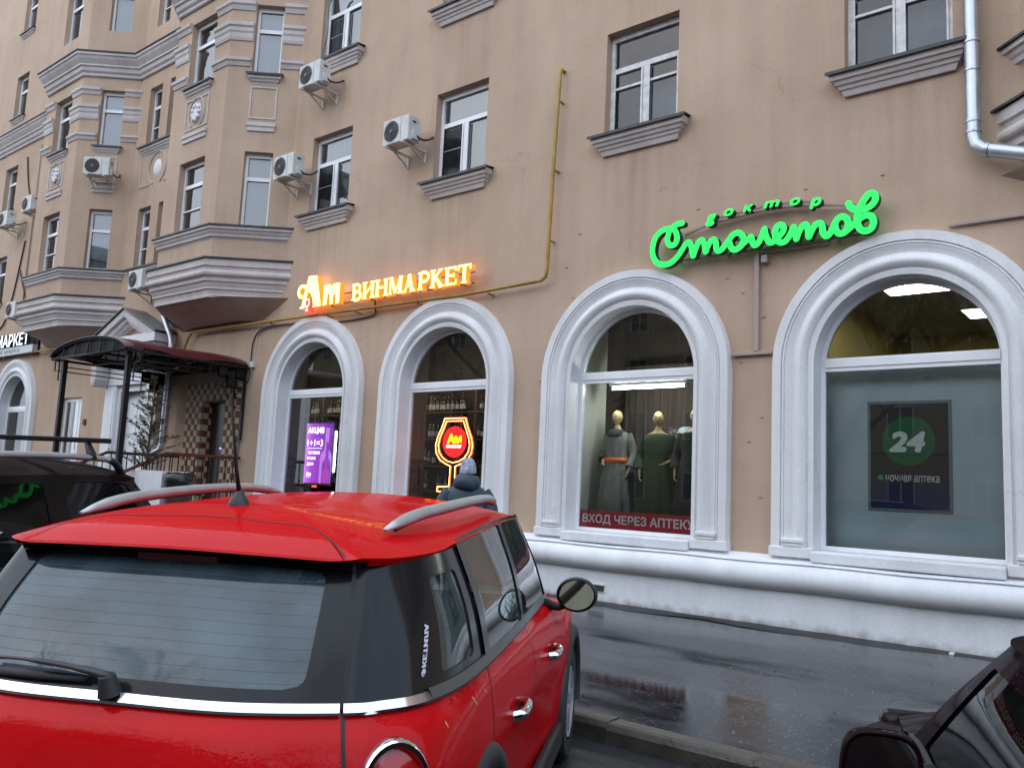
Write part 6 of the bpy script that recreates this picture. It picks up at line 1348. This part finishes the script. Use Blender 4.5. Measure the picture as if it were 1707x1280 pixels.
# mirrors
for s_ in (1, -1):
    c = Vector((s_*.985, 2.72, 1.055)); k = MB()
    k.lathe([(.098, -.004), (.106, .004), (.108, .03), (.10, .07), (.075, .105), (.035, .122), (.001, .125)], n=28, T=lambda a, b, d: tuple(c+Vector((a*1.05*s_, d-.03, b*.86)))); mo = k.obj('wing_mirror', m_blackp, rc, smooth=50, world=False)
    k = MB(); k.lathe([(.089, .0), (.001, .0)], n=28, T=lambda a, b, d: tuple(c+Vector((a*1.05*s_, d-.031+a*.10+b*.17, b*.86)))); k.obj('mirror_glass', m_mirror, mo, world=False, fix=False)
    k = MB(); k.tube([(s_*.80, 2.80, .985), (s_*.88, 2.77, .975), (s_*.94, 2.745, 1.0)], [.045, .03, .028], 8, flat=.7); k.obj('mirror_foot', m_blackp, rc, smooth=True, world=False)
# rear wiper
def gw(s, t, o=.02): return L2(G.off(s, t, o))
k = MB(); k.tube([gw(0, .02, .012), gw(-.02, .10, .05)], [.032, .022], 10); wp_ = k.obj('rear_wiper', m_blackp, rc, smooth=40, world=False)
k = MB(); k.tube(crom([gw(.02, .10, .045), gw(-.35, .14, .04), gw(-.8, .165, .034), gw(-1.3, .155, .03)], 4), [.016]*4+[.012]*4+[.008]*5, 8, flat=.6); k.obj('wiper_arm', m_blackp, wp_, smooth=True, world=False)
k = MB(); k.tube([gw(-.25-.14*i, .09-.002*i, .016) for i in range(11)], .007, 6); k.obj('wiper_blade', m_rubber, wp_, smooth=True, world=False)
# heating wires and sticker
for i in range(10):
    k = strip(lambda a, t: (G.at(a, t), G.nrm(a, t)), [(-1.58+3.16*j/16, .17+.075*i) for j in range(17)], .0007, -.0040); k.obj('heating_wire', M('wire_brown', (.13, .14, .15), rough=.6) if i == 0 else bpy.data.materials['wire_brown'], rc, world=False, fix=False)
def st_T(x, y, z):
    a, t = 4.02+z*.28+x*.20, .15+x*.36
    p = G.off(a-.0, t, .004-.001); return L2(p)
me = text_mesh('ФКЕТИЛА', 0, 1, 0, .45, 0, M('sticker_white', (.62, .60, .68), rough=.5), .002, .02, .0, st_T); link('window_sticker', me, rc, False)
# seats and dashboard
for x in (-.38, .38):
    k = MB(); k.box(x-.24, x+.24, 1.55, 2.05, .38, .55); k.box(x-.23, x+.23, 1.45, 1.60, .50, 1.02); k.box(x-.13, x+.13, 1.42, 1.52, 1.06, 1.26); k.obj('front_seat', m_seat, rc, world=False, bevel=.05)
k = MB(); k.box(-.6, .6, .82, 1.2, .40, .56); k.box(-.6, .6, .68, .84, .50, .98); k.obj('rear_seat', m_seat, rc, world=False, bevel=.05)
k = MB(); k.box(-.66, .66, 2.75, 3.2, .72, .94); k.obj('dashboard', m_seat, rc, world=False, bevel=.05)
k = MB(); k.tube([(-.38+.18*math.cos(a*math.pi/10), 2.62+.06*math.sin(a*math.pi/10), .93+.17*math.sin(a*math.pi/10)) for a in range(21)], .014, 6); k.obj('steering_wheel', m_blackp, rc, smooth=True, world=False)
k = MB(); k.box(-.62, .62, .30, .70, .96, .975); k.obj('parcel_shelf', m_seat, rc, world=False)

# ---- generic neighbour built from the same kind of sections ----
def scaled(rows, fu, fv, fw): return [[(fu(u, w), v*fv, fw(w, u)) for u, v, w in r] for r in rows]
def neighbour(loc, h, label, paint, fu, fv, fw, panes_, roof_sp, ulo, uhi, wheels, wr, parts=True, strip_m=None):
    e = empty('parked_car', loc, h, label, 'car')
    gb = scaled([belt, mid, top], fu, fv, fw); lb = scaled(BLR, fu, fv, fw); Gs, Ls = Shell(gb), Shell(lb)
    lower_body(Ls, wheels, wr, e, paint, ns=160, nt_=30)
    k = MB(); k.box(-.8*fv, .8*fv, fu(.2, .3), fu(3.9, .3), .22, .3); k.obj('underbody', m_blackp, e, world=False)
    for u in wheels:
        for s_ in (-1, 1):
            wheel(e, s_*.80*fv, u, wr, s_); wl = MB(); wl.lathe([(wr+.06, -.14), (wr+.06, .12)], n=24, T=lambda a, b, c: (s_*(.78*fv+c), u+a, wr+b)); wl.obj('wheel_well', m_blackp, e, smooth=True, world=False, fix=False)
    panes(Gs, panes_, e, paint, m_carglass3)
    for sg in (1, -1): k = patch(Gs, *((2.0, 4.0) if sg > 0 else (-4.0, -2.0)), 0, 1.0); k.obj('corner_pillar', paint, e, smooth=True, world=False, fix=False)
    rd_ = scaled([redge], fu, fv, fw)[0]; RS = Shell([rd_, rd_]); at, pn = roof_fn(RS, 0, roof_sp, ulo, uhi)
    mb = MB(); rows = [[L2(RS.row(0, -13+26*i/104)+Vector((0, 0, -.04))) for i in range(105)]]
    for j in range(17): rows.append([L2(at(-13+26*i/104, (j/16)**1.25)) for i in range(105)])
    mb.grid(rows); mb.obj('roof', paint, e, smooth=60, world=False)
    bo = MB(); rows = []
    for i in range(13):
        q = i/12; row = []
        for k in range(17):
            a = -1+2*k/16; hw = .745*fv*(1-.12*q*q); u = 3.10+(.85+.08*(1-a*a))*q+(.42*(1-a*a)**.8)*(1-q); z = .975+.055*(1-a*a)*(1-.3*q)-.10*q*q+.005; row.append((a*hw, fu(u, z), fw(z, u)))
        rows.append(row)
    bo.grid(rows); bo.obj('bonnet', paint, e, smooth=True, world=False)
    mb = MB(); n = 60; rows = []
    for i in range(n+1):
        a = -9.9+19.8*i/n; p = Gs.row(0, a); nn = Gs.nrm(a, .02); nn = Vector((nn.x, nn.y, 0)).normalized(); rows.append([L2(p+nn*o_+Vector((0, 0, z))) for o_, z in ((-.004, .02), (.010, .018), (.010, -.008), (-.004, -.01))])
    mb.grid(rows); mb.obj('belt_trim', strip_m or m_blackp, e, smooth=40, world=False)
    for x in (-.38, .38):
        y0 = fu(1.5, .8); k = MB(); k.box(x-.24, x+.24, y0+.1, y0+.6, .40, .58); k.box(x-.23, x+.23, y0-.05, y0+.12, .52, fw(1.06)); k.box(x-.13, x+.13, y0-.08, y0+.03, fw(1.10), fw(1.28)); k.obj('front_seat', m_seat, e, world=False, bevel=.05)
    k = MB(); y0 = fu(.8, .8); k.box(-.6, .6, y0, y0+.4, .42, .58); k.box(-.6, .6, y0-.15, y0+.02, .52, fw(1.02)); k.obj('rear_seat', m_seat, e, world=False, bevel=.05)
    k = MB(); k.box(-.66, .66, fu(2.75, .9), fu(3.2, .9), .72, fw(.95)); k.obj('dashboard', m_seat, e, world=False, bevel=.05)
    for s_ in (1, -1):
        k = MB(); c = (s_*.70*fv, fu(.20, .8), fw(.80)); k.box(c[0]-.09, c[0]+.09, c[1]-.06, c[1]+.05, c[2]-.12, c[2]+.12); k.obj('tail_lamp', m_lens, e, world=False, bevel=.03)
        k = MB(); c = (s_*.62*fv, fu(3.96, .7), fw(.74)); k.box(c[0]-.12, c[0]+.12, c[1]-.10, c[1]+.02, c[2]-.07, c[2]+.07); k.obj('headlamp', m_blackg, e, world=False, bevel=.03)
    return e, Gs, Ls, at, pn
BLR = [[(u, v, w-.004) for u, v, w in belt[:11]]+[(3.70, .66, .91), (3.98, .38, .87), (4.0, 0, .87)], b2, b3, b4, b5, b6]
m_brown = wet_paint('dark_brown_paint', (.012, .008, .008), .2, .4, .22); m_plum = wet_paint('dark_plum_paint', (.012, .005, .007), .15, .4, .16)
fwd = Vector((-math.sin(MINI_H), math.cos(MINI_H))); rgt = Vector((math.cos(MINI_H), math.sin(MINI_H)))
# left: tall dark estate with rails and a roof bar
o_ = Vector((-2.2093, 1.0384))+rgt*(-2.64)+fwd*(.22)
pn_s = [(-2.0, 2.0, 0, 1.0, (-1.7, 1.7, .15, .9), (.12, .2), 0, 'rear_window', None), (4.0, 6.0, 0, 1.0, (4.3, 5.85, .08, .90), (.2, .2), 0, 'quarter_window', None), (6.0, 7.5, 0, 1.0, (6.08, 7.35, .05, .93), (.1, .12), .003, 'rear_door_window', None), (7.5, 9.0, 0, 1.0, (7.6, 8.92, .05, .93), (.1, .12), .003, 'front_door_window', None), (9.0, 10.0, 0, 1.0, (9.12, 9.93, .06, .90), (.3, .3), .003, 'front_quarter_window', None), (10.0, 16.0, 0, 1.0, (10.4, 15.6, .08, .95), (.06, .12), 0, 'windscreen', None)]
e_, Gs, Ls, at_, pn_ = neighbour((o_.x, o_.y, 0), MINI_H, 'dark brown estate car with silver roof rails and a crossbar, left of the red hatchback', m_brown, lambda u, w: u*1.06, 1.02, lambda w, u=0: w*1.055+max(0, w-1.2)*.06, pn_s, [(1.0, 1.655), (1.5, 1.675), (2.0, 1.68), (2.5, 1.66), (2.7, 1.65)], 1.0, 2.65, (.85, 3.55), .34)
for s_ in (1, -1):
    P = [at_(s_*(6.0+3.2*i/16), .10) for i in range(17)]; pts = [(p.y, p.x, p.z+.005+.075*math.sin(min(1, i/3)*math.pi/2)*math.sin(min(1, (16-i)/3)*math.pi/2)) for i, p in enumerate(P)]
    k = MB(); k.tube(pts[2:15], .024, 9, flat=.8); k.obj('roof_rail', m_silver, e_, smooth=True, world=False)
    for q in (pts[:4], pts[13:]): k = MB(); k.tube(q, .026, 9, flat=.8); k.obj('rail_foot', m_blackp, e_, smooth=True, world=False)
    ry, rx_, rz = pts[11][1], pts[11][0], pts[11][2]
    k = MB(); k.tube([(rx_, ry, rz-.01), (rx_, ry-.005, rz+.03), (rx_-s_*.03, ry-.01, rz+.095)], [.05, .035, .022], 8, flat=.6); k.obj('crossbar_foot', m_blackp, e_, smooth=True, world=False)
k = MB(); k.box(-abs(rx_)-.12, abs(rx_)+.12, ry-.03, ry+.015, rz+.09, rz+.12); k.obj('crossbar', m_black, e_, world=False, bevel=.006)
# right: dark saloon cut off by the frame
RH = R(22); rf_ = Vector((-math.sin(RH), math.cos(RH))); rr_ = Vector((math.cos(RH), math.sin(RH)))
o2 = rr_*(1.19)+rf_*(-.35)
pn_r = [(-2.0, 2.0, 0, 1.0, (-1.7, 1.7, .12, .92), (.12, .2), 0, 'rear_window', None), (4.0, 6.0, 0, 1.0, (4.4, 5.85, .08, .90), (.2, .2), 0, 'quarter_window', None), (6.0, 7.5, 0, 1.0, (6.08, 7.42, .04, .95), (.1, .12), .003, 'rear_door_window', None), (7.5, 9.85, 0, 1.0, (7.58, 9.05, .04, .84), (.10, .16), .003, 'front_door_window', None), (9.85, 16.15, 0, 1.0, (10.3, 15.7, .08, .95), (.06, .12), 0, 'windscreen', None)]
def fu_r(u, w): return u*1.05+ (max(0, u-2.2)*.10 if w < 1.2 else 0) - (max(0, w-1.0)*.35 if u > 2.3 else 0)
e2_, Gr, Lr, at2, pn2 = neighbour((o2.x, o2.y, 0), RH, 'dark plum saloon car with a wing mirror at the lower right corner', m_plum, fu_r, 1.0, lambda w, u=0: w*.925-.045*max(0, (w-1.0)/.45)-(.075*min(1, max(0, (u-2.95)/.45)) if w > .65 else 0), pn_r, [(1.0, 1.355), (1.5, 1.372), (2.0, 1.37), (2.4, 1.35)], 1.0, 2.3, (.85, 3.5), .32)
for s_ in (-1, 1):
    c = Vector((s_*.93, 2.62, .985)); k = MB()
    T_ = lambda a, b, d: tuple(c+Vector((a*.95*s_*(1-.10*b/.09), d-.04, b*.86)))
    def sq(r, d): # squarish housing ring
        return [T_(r*math.copysign(abs(math.cos(t))**.6, math.cos(t)), r*math.copysign(abs(math.sin(t))**.6, math.sin(t)), d) for t in [2*math.pi*i/32 for i in range(32)]]
    k.grid([sq(r, d) for r, d in ((.085, .004), (.094, .0), (.098, .02), (.095, .06), (.08, .10), (.05, .125), (.002, .13))], close_u=True); mo = k.obj('wing_mirror', m_plum, e2_, smooth=50, world=False)
    k = MB(); k.grid([sq(r, .006) for r in (.084, .002)], close_u=True); k.obj('mirror_glass', m_mirror, mo, world=False, fix=False)
    k = MB(); k.tube([(s_*.80, 2.72, .945), (s_*.87, 2.69, .945), (s_*.92, 2.66, .96)], [.045, .035, .03], 8, flat=.7); k.obj('mirror_foot', m_blackp, e2_, smooth=True, world=False)
# ------------------------------------------------------------------ the passer-by
px, py, pz, pyaw = -6.47, 7.22, .12, R(-143)
pe = empty('person', (px, py, pz), 0, 'person seen from behind in a dark blue hooded jacket and pale patterned knit hat', 'person')
cs, sn = math.cos(pyaw), math.sin(pyaw)
PP = lambda a, b, c: (px+a*cs-b*sn, py+a*sn+b*cs, pz+c)
J = [(PP(0, 0, .95), (.16, .12)), (PP(0, .01, 1.15), (.15, .115)), (PP(0, .02, 1.33), (.17, .12)), (PP(0, .03, 1.44), (.09, .075)), (PP(0, .02, 1.50), .055), (PP(0, .0, 1.57), .052)]
E_ = [(0, 1), (1, 2), (2, 3), (3, 4), (4, 5)]
for s_, dy in ((-1, -.10), (1, .12)):
    a = len(J); J += [(PP(s_*.10, 0, .86), .10), (PP(s_*.105, dy-.03, .48), .07), (PP(s_*.11, dy+.03, .10), .05), (PP(s_*.12, dy-.12, .045), .042)]; E_ += [(0, a), (a, a+1), (a+1, a+2), (a+2, a+3)]
for s_ in (-1, 1):
    a = len(J); J += [(PP(s_*.20, .03, 1.385), .062), (PP(s_*.29, .03, 1.10), .05), (PP(s_*.25, -.13, .92), .034)]; E_ += [(3, a), (a, a+1), (a+1, a+2)]
    d = Vector(PP(s_*.25, -.13, .92))-Vector(PP(s_*.29, .03, 1.10)); hand(J, E_, a+2, d, Vector(PP(0, -1, 0))-Vector(PP(0, 0, 0)), Vector(PP(-s_, 0, 0))-Vector(PP(0, 0, 0)), 1.08)
m_skin = M('skin', (.48, .29, .21), rough=.55)
hb = MB(); head_mesh(hb, PP(0, -.015, 1.655), .24, pyaw, 0)
link('body', join_mesh('body', skin_body(J, E_), hb, m_skin), pe)
m_jacket = M('jacket_teal', (.032, .058, .085), rough=.6, var=.3, vscale=14, bump=.8, bscale=16)
D = MB(); loft_dress(D, (px, py, pz), [(1.50, .075, .07, .0, 0, .02), (1.48, .12, .10, .01, 0, .03), (1.44, .20, .135, .015, 0, .03), (1.36, .245, .16, .015, 0, .03), (1.22, .245, .165, .02, 0, .02), (1.06, .225, .16, .02, 0, .01), (.9, .235, .165, .03, 0, 0), (.76, .24, .17, .03, 0, 0), (.75, .22, .15, .03, 0, 0)], nf=7, yaw=pyaw); D.obj('jacket', m_jacket, pe, smooth=True)
for s_ in (-1, 1):
    sl = MB(); sl.tube(crom([PP(s_*.185, .03, 1.40), PP(s_*.265, .035, 1.27), PP(s_*.295, .03, 1.10), PP(s_*.262, -.09, .955)], 5), [.09, .092, .09, .088, .086, .084, .084, .085, .083, .08, .078, .08, .076, .07, .066, .064], 14, cap=False); sl.obj('sleeve', m_jacket, pe, smooth=True)
hd = MB(); rows = []    # hood lying on the back and round the neck
for i in range(13):
    a = math.pi*2*i/12; row = []
    for j in range(10):
        b = math.pi*2*j/10; back = .5-.5*math.cos(a)       # a=pi is the back of the neck
        R0 = .105+.02*back; rr = .045+.055*back; x = math.sin(a)*(R0+rr*.6*math.cos(b)); y = -math.cos(a)*(R0*.85+rr*.9*math.cos(b))+.02
        row.append(PP(x*(1+.08*math.sin(a*5)*.4), y+.035*back, 1.475+.012*math.sin(3*a)+rr*1.0*math.sin(b)+.035*back))
    rows.append(row)
hd.grid(rows[:-1], close_u=True, close_v=True); hd.obj('hood', m_jacket, pe, smooth=True)
ht = MB(); rows = []
for i in range(9):
    ph = math.pi/2*i/8; r = math.cos(ph); rows.append([PP(.092*r*math.cos(t)*(1+.012*math.sin(t*18)), -.012+.112*r*math.sin(t)*(1+.012*math.sin(t*18)), 1.655+.01+.13*math.sin(ph)) for t in [2*math.pi*k/36 for k in range(36)]])
rows = [[PP(.096*math.cos(t), -.012+.116*math.sin(t), 1.612+dz) for t in [2*math.pi*k/36 for k in range(36)]] for dz in (0, .03, .052)]+rows
ht.grid(rows, close_u=True); ht.obj('knit_hat', M('knit_hat', (.42, .44, .50), rough=.95, var=.5, vscale=22, col2=(.08, .12, .22), bump=.5, bscale=90), pe, smooth=True)
m_trous = M('trousers', (.018, .018, .022), rough=.85)
for s_, dy in ((-1, -.10), (1, .12)):
    t = MB(); t.tube(crom([PP(s_*.095, 0, .90), PP(s_*.105, dy-.03, .48), PP(s_*.11, dy+.03, .09)], 6), [.115, .11, .105, .1, .095, .09, .086, .083, .08, .078, .076, .076, .077], 14); t.obj('trouser_leg', m_trous, pe, smooth=True)
    b = MB(); b.tube(crom([PP(s_*.11, dy+.07, .05), PP(s_*.112, dy-.03, .06), PP(s_*.12, dy-.15, .04), PP(s_*.122, dy-.19, .035)], 4), [.045]*4+[.052]*4+[.045]*4+[.03], 12, flat=.9); b.obj('boot', m_blackp, pe, smooth=True)
# ------------------------------------------------------------------ the other side of the street (seen only mirrored in the panes and the wet ground)
OB = empty('apartment_building', (-8, -27, 0), 0, 'pale yellow apartment house across the street, mirrored in the shop windows', 'building')
m_ob = M('opposite_render', (.50, .40, .26), rough=.9, var=.2, vscale=1)
k = MB(); k.box(-62, 46, -40, -27, 0, 15.5); k.obj('wall', m_ob, OB)
k = MB(); k.box(-62.4, 46.4, -40, -26.6, 15.5, 15.9); k.box(-62, 46, -27.1, -26.9, 4.3, 4.5); k.obj('cornice', m_moulding, OB)
k = MB(); k.add([(-62.4, -26.6, 15.9), (46.4, -26.6, 15.9), (46.4, -33, 18), (-62.4, -33, 18), (-62.4, -40, 15.9), (46.4, -40, 15.9)], [(0, 1, 2, 3), (3, 2, 5, 4)]); k.obj('roof', M('roof_tin', (.10, .10, .11), rough=.5), OB)
wm = MB(); wm.box(-.68, .68, 0, .06, -.1, 0); wm.box(-.68, -.6, 0, .04, 0, 1.7); wm.box(.6, .68, 0, .04, 0, 1.7); wm.box(-.6, .6, 0, .04, 1.62, 1.7); wm.box(-.04, .04, 0, .035, 0, 1.62); wme = wm.mesh('window', m_pvc)
gm = MB().add([(-.6, .012, 0), (.6, .012, 0), (.6, .012, 1.62), (-.6, .012, 1.62)], [(0, 1, 2, 3)]).mesh('pane', M('dark_pane', (.03, .035, .04), rough=.1), fix=False)
for i in range(27):
    for j in range(4):
        o = link('window', wme, OB); o.location = (-60+i*4.0, -27+.0, 1.6+j*3.5+(.0 if j else -.3)); p = link('pane', gm, o, False)
for i, (x, z) in enumerate(((-18, 7.9), (-2, 7.9), (-10, 11.4), (14, 7.9), (-34, 11.4))):
    k = MB(); k.box(x-1.5, x+1.5, -27, -25.9, z, z+.15); k.box(x-1.5, x+1.5, -25.95, -25.9, z+.15, z+1.1); k.obj('balcony', m_white, OB)
def bare_tree(x, y, h, seed, label):
    t = empty('bare_tree', (x, y, 0), 0, label, 'tree', 'bare trees across the street'); r = random.Random(seed); tk, tw = MB(), MB()
    def br(p, d, l, rad, lev):
        n = 4; pts = [p]; dd = d.copy()
        for i in range(n):
            dd = (dd+Vector((r.gauss(0, .10), r.gauss(0, .10), r.gauss(.04, .06)))).normalized(); pts.append(pts[-1]+dd*l/n)
        (tk if lev < 2 else tw).tube(pts, [rad*(1-.45*i/n) for i in range(n+1)], 7 if lev < 2 else 4, cap=False)
        if lev >= 4: return
        for i in range(4 if lev == 0 else 5):
            q = r.uniform(.45, 1.0) if lev == 0 else r.uniform(.25, 1.0); k_ = min(n-1, int(q*n)); pp = pts[k_].lerp(pts[k_+1], q*n-k_); a = r.uniform(0, 6.28)
            side = Vector((math.cos(a), math.sin(a), r.uniform(.1, .7))).normalized(); nd = (dd*.55+side*.8).normalized(); br(pp, nd, l*r.uniform(.5, .75), rad*.5*r.uniform(.8, 1.1), lev+1)
    br(Vector((x, y, 0)), Vector((r.uniform(-.05, .05), r.uniform(-.05, .05), 1)), h*.5, h*.018, 0)
    bk = bpy.data.materials.get('tree_bark') or M('tree_bark', (.05, .042, .036), rough=.9)
    tk.obj('trunk', bk, t, smooth=True); tag(tw.obj('crown', bk, t), kind='stuff')
for i, (x, y, h) in enumerate(((-30, -13, 14), (-21, -11, 12), (-12.5, -14, 15), (-4.5, -12.5, 13), (5, -13, 14), (14, -11.5, 12))):
    bare_tree(x, y, h, 20+i, 'tall bare street tree behind the parked cars, mirrored in the panes')
